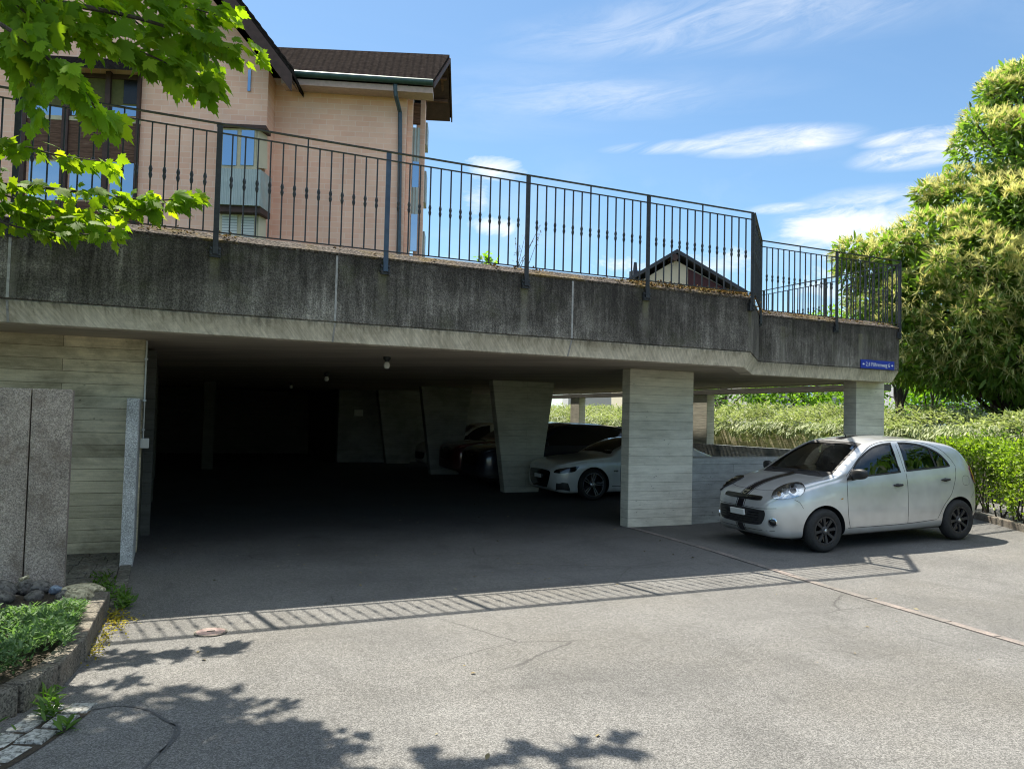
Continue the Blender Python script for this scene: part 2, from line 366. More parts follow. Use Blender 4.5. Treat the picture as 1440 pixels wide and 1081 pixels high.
M['joint'] = mat_plain('joint_mortar', (0.36, 0.35, 0.34), 0.9, var=0.3, vscale=20)
M['black'] = mat_plain('black_void', (0.01, 0.01, 0.01), 0.9, var=0.1)
M['white_pl'] = mat_plain('white_plastic', (0.68, 0.67, 0.62), 0.45, var=0.08)
def leaf_mat(name, cols, trans=0.45, rough=0.5, spec=0.4, tcol=None):
    t = NT(name); g = t.n('ShaderNodeNewGeometry'); r = g.outputs['Random Per Island']
    n = len(cols); col = t.ramp(r, [(i/max(1, n-1), c) for i, c in enumerate(cols)])
    sp = t.noise(t.pos(), 0.9, 3); col = t.mix(1.0, col, t.ramp(sp, [(0.3, 0.75), (0.7, 1.25)]), 'MULTIPLY')
    d = t.n('ShaderNodeBsdfPrincipled'); t.l(col, d.inputs['Base Color']); d.inputs['Roughness'].default_value = rough
    d.inputs['Specular IOR Level'].default_value = spec
    tr = t.n('ShaderNodeBsdfTranslucent')
    t.set(tr.inputs[0], t.mix(1.0, col, tcol or (1.5, 1.7, 0.6), 'MULTIPLY'))
    m = t.n('ShaderNodeMixShader'); m.inputs[0].default_value = trans
    t.l(d.outputs[0], m.inputs[1]); t.l(tr.outputs[0], m.inputs[2]); t.l(m.outputs[0], t.out.inputs[0]); return t.m
M['bark'] = None
def bark():
    t = NT('bark'); p = t.pos(); n = t.noise(t.pos((6, 6, 1)), 3, 6, 0.7)
    t.bsdf(t.ramp(n, [(0.3, (0.025, 0.02, 0.015)), (0.7, (0.11, 0.09, 0.07))]), 0.95, 0, t.bump(n, 0.8, 0.03)); return t.m
M['bark'] = bark()
M['maple'] = leaf_mat('maple_leaf', [(0.11, 0.225, 0.016), (0.17, 0.31, 0.022), (0.14, 0.26, 0.02), (0.25, 0.37, 0.024)], 0.58, 0.6, 0.18, (2.0, 1.75, 0.45))
M['chest_leaf'] = leaf_mat('chestnut_leaf', [(0.085, 0.15, 0.03), (0.135, 0.215, 0.04), (0.19, 0.28, 0.06)], 0.5, 0.5, 0.4)
M['catkin'] = leaf_mat('chestnut_catkin', [(0.62, 0.60, 0.29), (0.70, 0.68, 0.38), (0.50, 0.53, 0.21), (0.56, 0.45, 0.22)], 0.42, 0.8, 0.1, (1.15, 1.15, 0.8))
M['lime_leaf'] = leaf_mat('lime_leaf', [(0.15, 0.27, 0.025), (0.22, 0.36, 0.035), (0.11, 0.21, 0.02)], 0.55, 0.5, 0.3)
M['green_leaf'] = leaf_mat('green_leaf', [(0.05, 0.11, 0.018), (0.085, 0.17, 0.025), (0.12, 0.21, 0.035)], 0.45, 0.5, 0.4)
M['hedge'] = leaf_mat('privet_leaf', [(0.11, 0.18, 0.022), (0.20, 0.29, 0.03), (0.30, 0.38, 0.05), (0.14, 0.22, 0.03), (0.10, 0.13, 0.03)], 0.48, 0.45, 0.4)
M['coton'] = leaf_mat('cotoneaster_leaf', [(0.20, 0.25, 0.10), (0.30, 0.35, 0.16), (0.40, 0.43, 0.24), (0.14, 0.19, 0.07)], 0.35, 0.55, 0.4, (1.2, 1.3, 0.7))
M['cover'] = leaf_mat('ground_cover_leaf', [(0.075, 0.15, 0.05), (0.125, 0.22, 0.08), (0.20, 0.30, 0.15)], 0.4, 0.6, 0.3, (1.2, 1.4, 0.6))
M['moss'] = leaf_mat('moss', [(0.30, 0.26, 0.02), (0.20, 0.19, 0.03), (0.38, 0.30, 0.03)], 0.2, 0.9, 0.1, (1.1, 1.0, 0.5))
M['litter'] = leaf_mat('dry_leaf', [(0.20, 0.15, 0.07), (0.30, 0.25, 0.14), (0.13, 0.10, 0.05), (0.36, 0.33, 0.22)], 0.1, 0.8, 0.1, (1, 1, 1))
M['drymoss'] = leaf_mat('dry_moss', [(0.16, 0.09, 0.03), (0.22, 0.14, 0.04), (0.10, 0.07, 0.04), (0.13, 0.13, 0.03)], 0.1, 0.95, 0.1, (1, 1, 1))
# ------------------------------------------------------------------ world-space children helper
def wroot(name, loc, label, cat, group=None): return empty(name, loc, 0, label, cat, group)
def wb(mb, name, mat, root, **kw):
    """link a part whose vertices are in world space under a root empty"""
    o = mb.build(name, mat, root, **kw); o.location = -Vector(root.location); return o
# ------------------------------------------------------------------ ground
def strip_sheet(x0, x1, y0, y1, dz, nx, mat, name, clip=None):
    mb = MB(); xs = np.linspace(x0, x1, nx+1)
    vs = []; fs = []
    for x in xs: vs += [(x, y0, gz(x)+dz), (x, y1, gz(x)+dz)]
    for i in range(nx): fs.append((2*i, 2*i+2, 2*i+3, 2*i+1))
    mb.add(vs, fs); return mb.build(name, mat)
mb = MB(); xs = [-900, -20, 7.9]+[7.9+0.4*i for i in range(1, 18)]+[40, 900]
vs = []; fs = []
for x in xs: vs += [(x, -300, gz(x)-0.012), (x, 900, gz(x)-0.012)]
for i in range(len(xs)-1): fs.append((2*i, 2*i+2, 2*i+3, 2*i+1))
tag(mb.add(vs, fs).build('ground', M['ground']), kind='structure')
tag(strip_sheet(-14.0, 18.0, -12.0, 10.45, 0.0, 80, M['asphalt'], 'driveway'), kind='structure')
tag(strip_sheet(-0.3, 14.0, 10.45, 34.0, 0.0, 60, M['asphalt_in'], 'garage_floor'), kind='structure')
# ------------------------------------------------------------------ garage
ZS, ZG, ZT = 2.54, 2.735, 3.52
FY = 8.74
FRONT = [(-18.0, FY), (7.77, FY), (9.06, 10.0), (12.40, 10.0), (12.56, 10.2), (12.56, 40.0)]
def offs(path, d):
    out = []
    for i, p in enumerate(path):
        p = Vector(p)
        def nrm(a, b):
            t = (Vector(b)-Vector(a)).normalized(); return Vector((-t.y, t.x))
        ns = []
        if i > 0: ns.append(nrm(path[i-1], path[i]))
        if i < len(path)-1: ns.append(nrm(path[i], path[i+1]))
        if len(ns) == 2:
            m = (ns[0]+ns[1]).normalized(); out.append(p+m*(d/max(0.3, m.dot(ns[0]))))
        else: out.append(p+ns[0]*d)
    return out
def sweep(path, prof, closed=True):
    """prof [(inward offset, z)] swept along the path"""
    mb = MB(); n = len(path); rows = [[(*q, z) for q in offs(path, d)] for d, z in prof]
    k = len(rows); vs = [v for r in rows for v in r]; fs = []
    for j in range(k if closed else k-1):
        for i in range(n-1):
            a, b = j*n+i, ((j+1) % k)*n+i
            fs.append((a, b, b+1, a+1))
    if closed: fs += [tuple(j*n for j in range(k-1, -1, -1)), tuple(j*n+n-1 for j in range(k))]
    return mb.add(vs, fs)
def densify(path, step):
    out = []
    for a, b in zip(path[:-1], path[1:]):
        L = math.dist(a, b); k = max(1, int(L/step))
        out += [(a[0]+(b[0]-a[0])*i/k, a[1]+(b[1]-a[1])*i/k) for i in range(k)]
    return out+[path[-1]]
G = wroot('parking_garage', (3.3, 16.0, 0), 'open concrete parking garage with dark weathered parapet, board marked pillars and black interior', 'parking garage')
# parapet: weathered vertical face above a paler sloped lip
par = wb(sweep(FRONT, [(0.0, 2.752), (0.0, ZT), (0.42, ZT), (0.42, 2.70), (0.12, 2.70), (0.025, 2.742)]), 'parapet', M['face'], G)
cop = sweep(FRONT, [(-0.006, ZT-0.012), (-0.012, ZT+0.012), (0.07, ZT+0.045), (0.20, ZT+0.115), (0.42, ZT+0.165), (0.60, ZT+0.17), (0.60, ZT-0.04)]).build('coping', M['coping'], par)
lip = wb(sweep(FRONT, [(0.028, 2.745), (0.004, 2.728), (0.105, 2.527), (0.125, 2.522), (0.30, 2.522), (0.30, 2.745)]), 'parapet_lip', M['lip'], G)
inn = offs(FRONT, 0.295)
sl = MB(); sl.prism([(p.x, p.y, ZS+0.003) for p in inn]+[(-18.0, 40.0, ZS+0.003)], (0, 0, 1.0))
wb(sl, 'deck_slab', M['ceil'], G)
tp = MB(); inn2 = offs(FRONT, 0.56); tp.prism([(p.x, p.y, 3.585) for p in inn2]+[(-18.0, 40.0, 3.585)], (0, 0, 0.08))
wb(tp, 'planted_roof', M['ground'], G)
# construction joints in the parapet: thin pale mortar strips
for xj in (-1.40, 1.745, 4.80):
    j = MB(); j.box(xj-0.012, xj+0.012, FY-0.004, FY+0.02, 2.755, ZT-0.02); j.build('joint', M['joint'], par)
    j = MB(); j.prism([(xj-0.01, FY+0.002, 2.728), (xj+0.01, FY+0.002, 2.728), (xj+0.01, FY+0.103, 2.527), (xj-0.01, FY+0.103, 2.527)], (0, -0.004, -0.002)); j.build('joint', M['joint'], lip)
# left front wall and inner left wall
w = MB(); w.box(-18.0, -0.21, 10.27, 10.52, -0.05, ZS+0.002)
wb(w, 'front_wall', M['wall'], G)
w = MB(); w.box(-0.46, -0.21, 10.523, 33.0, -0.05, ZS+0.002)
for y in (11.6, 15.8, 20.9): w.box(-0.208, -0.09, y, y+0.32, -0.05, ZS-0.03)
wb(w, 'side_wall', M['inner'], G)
def pillar(x0, x1, y0, y1, mat, b0=None, b1=None, zb=-0.05, ztop=ZS+0.002, xc=None):
    m = MB(); b0 = x0 if b0 is None else b0; b1 = x1 if b1 is None else b1
    m.prism([(b0, y0, zb), (b1, y0, zb), (x1, y0, ztop), (x0, y0, ztop)], (0, y1-y0, 0))
    return wb(m, 'pillar', mat, G, bevel=0.012)
pillar(6.84, 8.10, 10.48, 10.71, M['pillar'])
pillar(11.86, 12.60, 10.48, 10.78, M['pillar'])
for y in (16.03, 21.3, 26.2): pillar(6.79, 8.37, y, y+0.25, M['pillar_in'] if y < 18 else M['inner_back'], 7.16, 8.0)  # farther pillars take the darker copy as painted shade
# right side: columns, beam, low wall
for y in (16.15, 22.9): pillar(12.92, 13.16, y, y+0.62, M['pillar'])
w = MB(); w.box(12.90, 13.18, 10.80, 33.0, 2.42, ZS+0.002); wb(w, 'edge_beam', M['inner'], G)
w = MB(); w.box(12.90, 13.18, 10.80, 33.0, -0.05, 1.13); wb(w, 'low_wall', M['lowwall'], G)
w = MB(); w.box(8.103, 11.857, 10.50, 11.10, -0.05, 1.10); w.box(12.603, 12.92, 10.50, 10.80, -0.05, 1.10)
wb(w, 'low_wall', M['lowwall'], G, bevel=0.015)
# back walls
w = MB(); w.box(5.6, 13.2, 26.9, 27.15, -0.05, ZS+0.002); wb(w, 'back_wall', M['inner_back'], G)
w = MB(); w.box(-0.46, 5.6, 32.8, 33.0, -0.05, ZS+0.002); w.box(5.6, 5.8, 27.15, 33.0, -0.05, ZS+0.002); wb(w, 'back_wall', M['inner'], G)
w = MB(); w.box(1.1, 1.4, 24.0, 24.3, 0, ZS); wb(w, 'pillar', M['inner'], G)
# small notice on the back wall
w = MB(); w.box(6.15, 6.45, 26.86, 26.895, 1.62, 1.84); tag(w.build('notice_plate', M['white_pl'], bevel=0.004), 'small pale notice plate on the dark back wall of the garage', 'plate')
# ------------------------------------------------------------------ railings
BAR_H = (3.60, 4.675); TOPZ = 4.775
def unit_bar(zb, zt, beads, r=0.0075):
    m = MB(); m.box(-r, r, -r, r, zb, zt)
    if beads:
        for zc in (4.125, 4.185): m.lathe([(0.006, zc-0.045), (0.013, zc-0.03), (0.0195, zc), (0.013, zc+0.03), (0.006, zc+0.045)], 8)
    return m
bar_tpl = unit_bar(*BAR_H, True); bar_me = bar_tpl.build('baluster', M['rail'], None, smooth=True, angle=50)
barl_tpl = unit_bar(BAR_H[0], TOPZ-0.01, True); barl_me = barl_tpl.build('baluster', M['rail'], None, smooth=True, angle=50)
post_tpl = MB(); post_tpl.box(-0.028, 0.028, -0.011, 0.011, 3.37, TOPZ-0.012)
post_me = post_tpl.build('post', M['rail'], None, bevel=0.003)
post_blue = post_tpl.build('post', M['rail_blue'], None, bevel=0.003)
foot_tpl = MB(); foot_tpl.box(-0.055, 0.055, 0.011, 0.045, 3.34, 3.45)
for sx in (-0.042, 0.042):
    for z in (3.365, 3.425): foot_tpl.lathe([(0.012, 0), (0.012, 0.012), (0.0, 0.016)], 6, Matrix.Translation((sx, 0.004, z)) @ Matrix.Rotation(R(90), 4, 'X'))
foot_me = foot_tpl.build('bracket', M['rail'], None)
protos = [bar_me, barl_me, post_me, post_blue, foot_me]
def put(me_o, name, loc, rz, parent, base):
    o = bpy.data.objects.new(name, me_o.data); COL.objects.link(o); o.parent = parent
    o.location = Vector(loc)-Vector(base); o.rotation_euler = (0, 0, rz); return o
def rail_run(root, segs, posts, nbar, tall=6):
    """segs: list of (a,b) 2D bay ends; posts: list of (p, angle, blue)"""
    base = root.location
    for a, b in segs:
        a, b = Vector(a), Vector(b); d = (b-a); ang = math.atan2(d.y, d.x); L = d.length; u = d/L
        for nm, z, hh, hw in (('handrail', TOPZ, 0.006, 0.02), ('upper_rail', 4.675, 0.005, 0.014), ('lower_rail', 3.605, 0.005, 0.014)):
            m = MB(); n = Vector((-u.y, u.x))
            p = [a-n*hw, b-n*hw, b+n*hw, a+n*hw]
            m.prism([(q.x, q.y, z-hh) for q in p], (0, 0, 2*hh)); wb(m, nm, M['rail'], root)
        k = nbar if isinstance(nbar, int) else nbar(L)
        for i in range(k):
            p = a+d*((i+1)/(k+1)); tl = (i == k//2)
            put(barl_me if tl else bar_me, 'baluster', (p.x, p.y, 0), ang, root, base)
    for p, ang in posts:
        po = put(post_blue if abs(p[0]-2.30) < 1e-3 else post_me, 'post', (p[0], p[1], 0), ang, root, base)
        f = bpy.data.objects.new('bracket', foot_me.data); COL.objects.link(f); f.parent = po
RY = 8.70
px_ = [-3.206, -1.378, 0.45, 2.30, 4.11, 5.93, 7.75]
r1 = wroot('railing', (2.3, RY, 3.37), 'long dark metal railing with beaded bars along the front parapet of the garage roof', 'railing')
rail_run(r1, [((a, RY), (b, RY)) for a, b in zip(px_[:-1], px_[1:])], [((x, RY), 0) for x in px_], 13)
# second railing: oblique return and the set-back bays, ends at the right corner
C1, C2 = (7.775, RY), (9.06, 9.965)
r2 = wroot('railing', (10.8, 9.965, 3.37), 'shorter railing on the set back right part of the roof, above the blue street sign', 'railing')
rail_run(r2, [(C1, C2), (C2, (10.79, 9.965)), ((10.79, 9.965), (12.40, 9.965))], [(C1, R(45)), (C2, R(20)), ((10.79, 9.965), 0), ((12.40, 9.965), R(30))], 13)
r3 = wroot('railing', (12.59, 16.0, 3.37), 'railing along the far right edge of the roof, seen behind the front bars', 'railing')
ys = [10.15, 11.95, 13.75, 15.55, 17.35, 19.15]
rail_run(r3, [((12.59, a), (12.59, b)) for a, b in zip(ys[:-1], ys[1:])], [((12.59, y), R(90)) for y in ys], 11)
for o in protos: bpy.data.objects.remove(o)
# ------------------------------------------------------------------ lamps, conduit
def bulb_glass():
    t = NT('lamp_glass'); t.bsdf((0.75, 0.75, 0.72), 0.18, 0, None, 0.6); return t.m
M['lampglass'] = bulb_glass()
lab = ['ceiling lamp with a bare glass bulb nearest the garage opening', 'middle ceiling lamp in a row going into the dark garage', 'farthest small ceiling lamp deep inside the garage']
for (x, y), lb in zip(((2.93, 10.85), (3.10, 16.2), (3.30, 22.4)), lab):
    t = wroot('ceiling_lamp', (x, y, ZS), lb, 'lamp', 'ceiling lamps in the garage')
    m = MB(); m.lathe([(0.0, ZS), (0.055, ZS), (0.055, ZS-0.03), (0.035, ZS-0.05), (0.03, ZS-0.075), (0, ZS-0.075)][::-1], 14, Matrix.Translation((x, y, 0))); wb(m, 'socket', M['black_pl'] if 'black_pl' in M else M['rail'], t, smooth=True)
    m = MB(); m.lathe([(0.0, ZS-0.175), (0.03, ZS-0.168), (0.046, ZS-0.14), (0.045, ZS-0.11), (0.03, ZS-0.075)], 14, Matrix.Translation((x, y, 0))); wb(m, 'bulb', M['lampglass'], t, smooth=True)
t = wroot('cable_conduit', (-0.19, 10.23, 1.3), 'thin grey conduit running down the wall corner to a white switch box', 'conduit')
m = MB(); m.tube([(-0.195, 10.245, ZS-0.01), (-0.195, 10.245, 1.36)], 0.012, 8)
for z in (2.3, 1.8, 1.45): m.box(-0.215, -0.175, 10.23, 10.268, z, z+0.02)
wb(m, 'pipe', M['galv'], t, smooth=True)
m = MB(); m.box(-0.225, -0.125, 10.20, 10.268, 1.24, 1.36); wb(m, 'switch_box', M['white_pl'], t, bevel=0.012)
# ------------------------------------------------------------------ street sign
def text_mesh(body, size, name, mat, parent, loc, depth=0.002, xs=1.0):
    cu = bpy.data.curves.new('txt', 'FONT'); cu.body = body; cu.size = size; cu.extrude = depth; cu.align_x = 'CENTER'; cu.align_y = 'CENTER'
    o = bpy.data.objects.new('txt', cu); COL.objects.link(o)
    dg = bpy.context.evaluated_depsgraph_get(); me = bpy.data.meshes.new_from_object(o.evaluated_get(dg))
    bpy.data.objects.remove(o); me.name = name; me.materials.clear(); me.materials.append(mat)
    r = link(name, me, parent); r.rotation_euler = (R(90), 0, 0); r.location = loc; r.scale = (xs, 1, 1); return r
M['sign_blue'] = mat_plain('sign_enamel_blue', (0.012, 0.035, 0.36), 0.3, var=0.06)
M['sign_white'] = mat_plain('sign_white', (0.75, 0.77, 0.8), 0.35, var=0.03)
sg = empty('street_sign', (11.83, 9.985, 2.82), 0, 'blue street sign with white lettering and arrows on the garage parapet', 'sign')
m = MB(); m.box(-0.425, 0.425, -0.008, 0.008, -0.078, 0.078); m.build('sign_plate', M['sign_blue'], sg, bevel=0.003)
text_mesh('2,4 F\u00f6hrenweg 6', 0.105, 'lettering', M['sign_white'], sg, (0.0, -0.0095, -0.002), 0.001, 0.86)
for s in (-1, 1):
    m = MB(); pts = [(s*0.395, 0), (s*0.365, 0.022), (s*0.365, 0.008), (s*0.335, 0.008), (s*0.335, -0.008), (s*0.365, -0.008), (s*0.365, -0.022)]
    m.prism([(x, -0.0085, z) for x, z in pts], (0, -0.002, 0)); m.build('arrow', M['sign_white'], sg)
# ------------------------------------------------------------------ driveway details
t = MB()
y0 = 10.45; segs = [(6.87, 10.44), (6.80, 8.9), (6.62, 7.2), (6.49, 6.05), (6.34, 4.0), (6.2, 2.0), (6.0, -1)]
def drain_strip():
    mb = MB(); P = spline(segs, 8)
    i = 0
    L = [0]
    for a, b in zip(P[:-1], P[1:]): L.append(L[-1]+np.linalg.norm(b-a))
    tot = L[-1]; s = 0.0; k = 0
    def at(s):
        j = min(len(L)-2, max(0, int(np.searchsorted(L, s)-1))); f = (s-L[j])/(L[j+1]-L[j]); p = P[j]+(P[j+1]-P[j])*f; d = P[j+1]-P[j]; return p, d/np.linalg.norm(d)
    while s < tot-0.5:
        ln = random.uniform(0.42, 0.5); p, d = at(s+0.006); q, _ = at(min(tot, s+ln-0.006)); n = np.array([-d[1], d[0]])*0.048
        jx = random.uniform(-0.006, 0.006)
        mb.prism([(p[0]+n[0]+jx, p[1]+n[1], 0.003), (p[0]-n[0]+jx, p[1]-n[1], 0.003), (q[0]-n[0]+jx, q[1]-n[1], 0.003), (q[0]+n[0]+jx, q[1]+n[1], 0.003)], (0, 0, 0.004+random.uniform(0, 0.003)))
        s += ln
    return mb
def strip_mat():
    t = NT('paving_strip'); p = t.pos(); n = t.noise(p, 40, 5, 0.75); b = t.noise(p, 2.2, 5, 0.7)
    c = t.ramp(n, [(0.3, (0.15, 0.125, 0.115)), (0.6, (0.255, 0.215, 0.195)), (0.8, (0.34, 0.29, 0.265))])
    t.bsdf(t.mix(t.ramp(b, [(0.42, 0), (0.60, 0.85)]), c, (0.125, 0.12, 0.112)), 0.9, 0, t.bump(n, 0.5, 0.006)); return t.m
M['strip'] = strip_mat()
tag(drain_strip().build('paving_strip', M['strip']), 'narrow reddish paving strip crossing the asphalt from the pillar towards the viewer', 'paving strip', kind='structure')
def hydrant_mat():
    t = NT('worn_pink_paint'); p = t.pos(); n = t.noise(p, 38, 5, 0.75)
    t.bsdf(t.ramp(n, [(0.36, (0.14, 0.13, 0.12)), (0.52, (0.26, 0.18, 0.165)), (0.75, (0.34, 0.25, 0.23))]), 0.8, 0, t.bump(n, 0.4, 0.006)); return t.m
mc = empty('manhole_cover', (0.41, 6.43, 0), 0, 'small round access cover with worn pink paint set in the asphalt', 'manhole cover')
m = MB(); m.lathe([(0.0, 0.004), (0.105, 0.004), (0.105, 0.010), (0.098, 0.012), (0, 0.012)], 36); m.build('cover', hydrant_mat(), mc)
m = MB(); m.lathe([(0.107, 0.003), (0.122, 0.003), (0.122, 0.009), (0.107, 0.009)], 36, caps=False); m.build('frame', M['kerb'], mc)
m = MB(); m.box(-0.03, 0.03, -0.012, 0.012, 0.0125, 0.014); m.build('keyhole', M['black'], mc)
# repaired asphalt seam and dark patch near the planter
def dark_asphalt_seam():
    t = NT('tar_seam'); n = t.noise(t.pos(), 60, 4, 0.7); t.bsdf(t.ramp(n, [(0.3, (0.045, 0.045, 0.047)), (0.7, (0.10, 0.10, 0.102))]), 0.75, 0, t.bump(n, 0.6, 0.006)); return t.m
M['tar'] = dark_asphalt_seam()
mb = MB()
def ribbon_ground(mb, pts, w, z=0.004):
    P = spline(pts, 6); vs = []; fs = []
    for i, p in enumerate(P):
        d = P[min(i+1, len(P)-1)]-P[max(i-1, 0)]; d /= np.linalg.norm(d); n = np.array([-d[1], d[0]]); ww = w*random.uniform(0.4, 1.2)
        vs += [(*(p+n*ww), z), (*(p-n*ww), z)]
    for i in range(len(P)-1): fs.append((2*i, 2*i+1, 2*i+3, 2*i+2))
    mb.add(vs, fs)
ribbon_ground(mb, [(-0.30, 5.02), (-0.16, 5.03), (-0.02, 4.92), (0.08, 4.72), (0.13, 4.58), (0.10, 4.40), (0.02, 4.2), (-0.06, 4.0)], 0.008)
ribbon_ground(mb, [(0.12, 4.66), (0.15, 4.56), (0.13, 4.44), (0.06, 4.28)], 0.016)
tag(mb.build('tar_seam', M['tar']), kind='structure')
# ------------------------------------------------------------------ cars
def paint(name, col, metal=0.0, rough=0.35, coat=1.0, flake=True):
    t = NT(name); v = t.coord()
    n = t.noise(v, 900, 1, 0.5) if flake else t.noise(v, 3, 2)
    d = t.noise(v, 2.4, 4, 0.6)
    c = t.mix(1.0, col, t.ramp(n, [(0.3, 0.88), (0.7, 1.12)]), 'MULTIPLY')
    z = t.sep(v)[2]
    dust = t.math('MULTIPLY', t.ramp(z, [(0.18, 1.0), (0.55, 0.0)]), t.ramp(d, [(0.3, 0.15), (0.7, 0.5)]))
    c = t.mix(dust, c, (0.30, 0.28, 0.25))
    t.bsdf(c, t.math('ADD', rough, t.math('MULTIPLY', d, 0.06)), metal, None, 0.5, coat, 0.04); return t.m
def glass_mat(name, tint, rough=0.0, trans=0.75):
    t = NT(name); tr = t.n('ShaderNodeBsdfTransparent'); tr.inputs[0].default_value = (*tint, 1)
    g = t.n('ShaderNodeBsdfGlossy'); g.inputs['Roughness'].default_value = rough; g.inputs['Color'].default_value = (1, 1, 1, 1)
    f = t.n('ShaderNodeFresnel'); f.inputs[0].default_value = 1.52
    fac = t.math('ADD', t.math('MULTIPLY', f.outputs[0], 1.35), 0.02, clamp=True)
    m = t.n('ShaderNodeMixShader'); t.l(fac, m.inputs[0]); t.l(tr.outputs[0], m.inputs[1]); t.l(g.outputs[0], m.inputs[2])
    t.l(m.outputs[0], t.out.inputs[0]); return t.m
M['glass'] = glass_mat('car_glass', (0.60, 0.68, 0.63))
M['glass_ws'] = glass_mat('windscreen_glass', (0.78, 0.85, 0.82))
def dark_glass():
    t = NT('dark_glass'); t.bsdf((0.008, 0.009, 0.011), 0.04, 0, None, 0.6); return t.m
M['glass_dark'] = dark_glass()
M['silver'] = paint('silver_paint', (0.60, 0.61, 0.615), 0.45, 0.26, flake=False)
M['white_paint'] = paint('white_paint', (0.66, 0.66, 0.64), 0.0, 0.35, flake=False)
M['navy'] = paint('navy_paint', (0.012, 0.016, 0.035), 0.3, 0.3)
M['red'] = paint('dark_red_paint', (0.10, 0.008, 0.010), 0.3, 0.3)
M['tyre'] = mat_plain('tyre_rubber', (0.022, 0.022, 0.023), 0.82, var=0.3, vscale=30, bump=0.1)
M['black_pl'] = mat_plain('black_plastic', (0.018, 0.018, 0.02), 0.5, var=0.2)
M['gloss_black'] = mat_plain('gloss_black', (0.008, 0.008, 0.010), 0.12, coat=0.6)
M['stripe'] = mat_plain('stripe_vinyl', (0.010, 0.009, 0.014), 0.25, coat=0.5)
M['cap'] = mat_plain('wheel_cover_black', (0.035, 0.035, 0.038), 0.45, 0.2)
M['chrome'] = mat_plain('chrome', (0.75, 0.76, 0.78), 0.12, 1.0)
M['alloy'] = mat_plain('alloy', (0.55, 0.56, 0.58), 0.25, 0.9)
M['seatfab'] = mat_plain('seat_fabric', (0.11, 0.11, 0.115), 0.9)
M['dash'] = mat_plain('dashboard', (0.17, 0.17, 0.17), 0.6)
M['lamp_red'] = mat_plain('tail_lamp_red', (0.35, 0.012, 0.012), 0.12, coat=1.0)
M['lamp_amber'] = mat_plain('indicator', (0.5, 0.28, 0.06), 0.2, coat=1.0)
M['plate'] = mat_plain('number_plate', (0.72, 0.72, 0.70), 0.4, var=0.03)
M['reflector'] = mat_plain('lamp_reflector', (0.80, 0.80, 0.80), 0.16, 0.9)
M['lens'] = glass_mat('lamp_lens', (0.93, 0.95, 0.95))
M['seal'] = mat_plain('rubber_seal', (0.012, 0.012, 0.013), 0.6)
M['gap'] = mat_plain('panel_gap', (0.015, 0.015, 0.016), 0.8)
def loft(sp, inset=0.0, x0=None, x1=None, zfloor=None, nx=110):
    L = sp['L']; top, bot, wid, belt = (pchip(sp[k]) for k in ('top', 'bot', 'wid', 'belt'))
    s = np.linspace(0, 1, nx)
    xs = L*(0.5-0.5*np.cos(np.pi*s))*0.55+L*s*0.45
    if x0 is not None: xs = np.linspace(x0, x1, 60)
    rings = []
    for x in xs:
        w = float(wid(x))-inset; zt = float(top(x))-inset; zb = float(bot(x)) if zfloor is None else zfloor; zs = min(float(belt(x)), zt-0.03)
        zs = max(zs, zb+0.02); h = zs-zb; hg = zt-zs; tm = sp['tumble']
        wg = lambda z: 0.955*w-tm*max(0, z-zs)-0.10*max(0, z-zs)**2
        z5 = zs+0.70*hg; z6 = zs+0.90*hg
        pts = [(0, zb), (0.55*w, zb), (0.86*w, zb+0.006), (0.965*w, zb+0.09*h), (0.993*w, zb+0.28*h), (1.0*w, zb+0.52*h), (0.992*w, zb+0.80*h), (0.965*w, zs-0.02*h),
               (wg(zs+0.30*hg)*0.995, zs+0.30*hg), (wg(z5)*0.985, z5), (wg(z6)*(0.93 if hg > .2 else 0.86), z6), (0.66*wg(zt), zt-0.045*hg-0.002), (0.33*wg(zt), zt-0.010*hg), (0, zt)]
        P = spline(pts, 5)
        half = [(max(0, p[0]), p[1]) for p in P]; half[0] = (0, half[0][1]); half[-1] = (0, half[-1][1])
        ring = [(x, y, z) for y, z in half]+[(x, -y, z) for y, z in half[-2:0:-1]]
        rings.append(ring)
    n = len(rings[0]); vs = [p for r in rings for p in r]; fs = []
    for i in range(len(rings)-1):
        for k in range(n):
            a, b = i*n+k, i*n+(k+1) % n
            fs.append((a, b, b+n, a+n))
    c0 = len(vs)
    for ring, off, base, rev in ((rings[0], -0.006, 0, False), (rings[-1], 0.006, (len(rings)-1)*n, True)):
        c = np.mean(ring, axis=0); c[0] += off if x0 is None else 0; vs.append(tuple(c)); ci = len(vs)-1
        for k in range(n):
            a, b = base+k, base+(k+1) % n
            fs.append((ci, b, a) if not rev else (ci, a, b))
    return vs, fs
def mesh_of(name, vs, fs, mats):
    me = bpy.data.meshes.new(name); me.from_pydata([tuple(v) for v in vs], [], fs)
    for m in mats: me.materials.append(m)
    bm = bmesh.new(); bm.from_mesh(me); bmesh.ops.recalc_face_normals(bm, faces=bm.faces); bm.to_mesh(me); bm.free()
    return me
def boolean(o, cutters):
    for c in cutters:
        md = o.modifiers.new('b', 'BOOLEAN'); md.operation = 'DIFFERENCE'; md.solver = 'EXACT'; md.object = c; md.material_mode = 'TRANSFER'
    dg = bpy.context.evaluated_depsgraph_get(); me = bpy.data.meshes.new_from_object(o.evaluated_get(dg), preserve_all_data_layers=True, depsgraph=dg)
    o.modifiers.clear(); o.data = me
    for c in cutters: bpy.data.objects.remove(c)
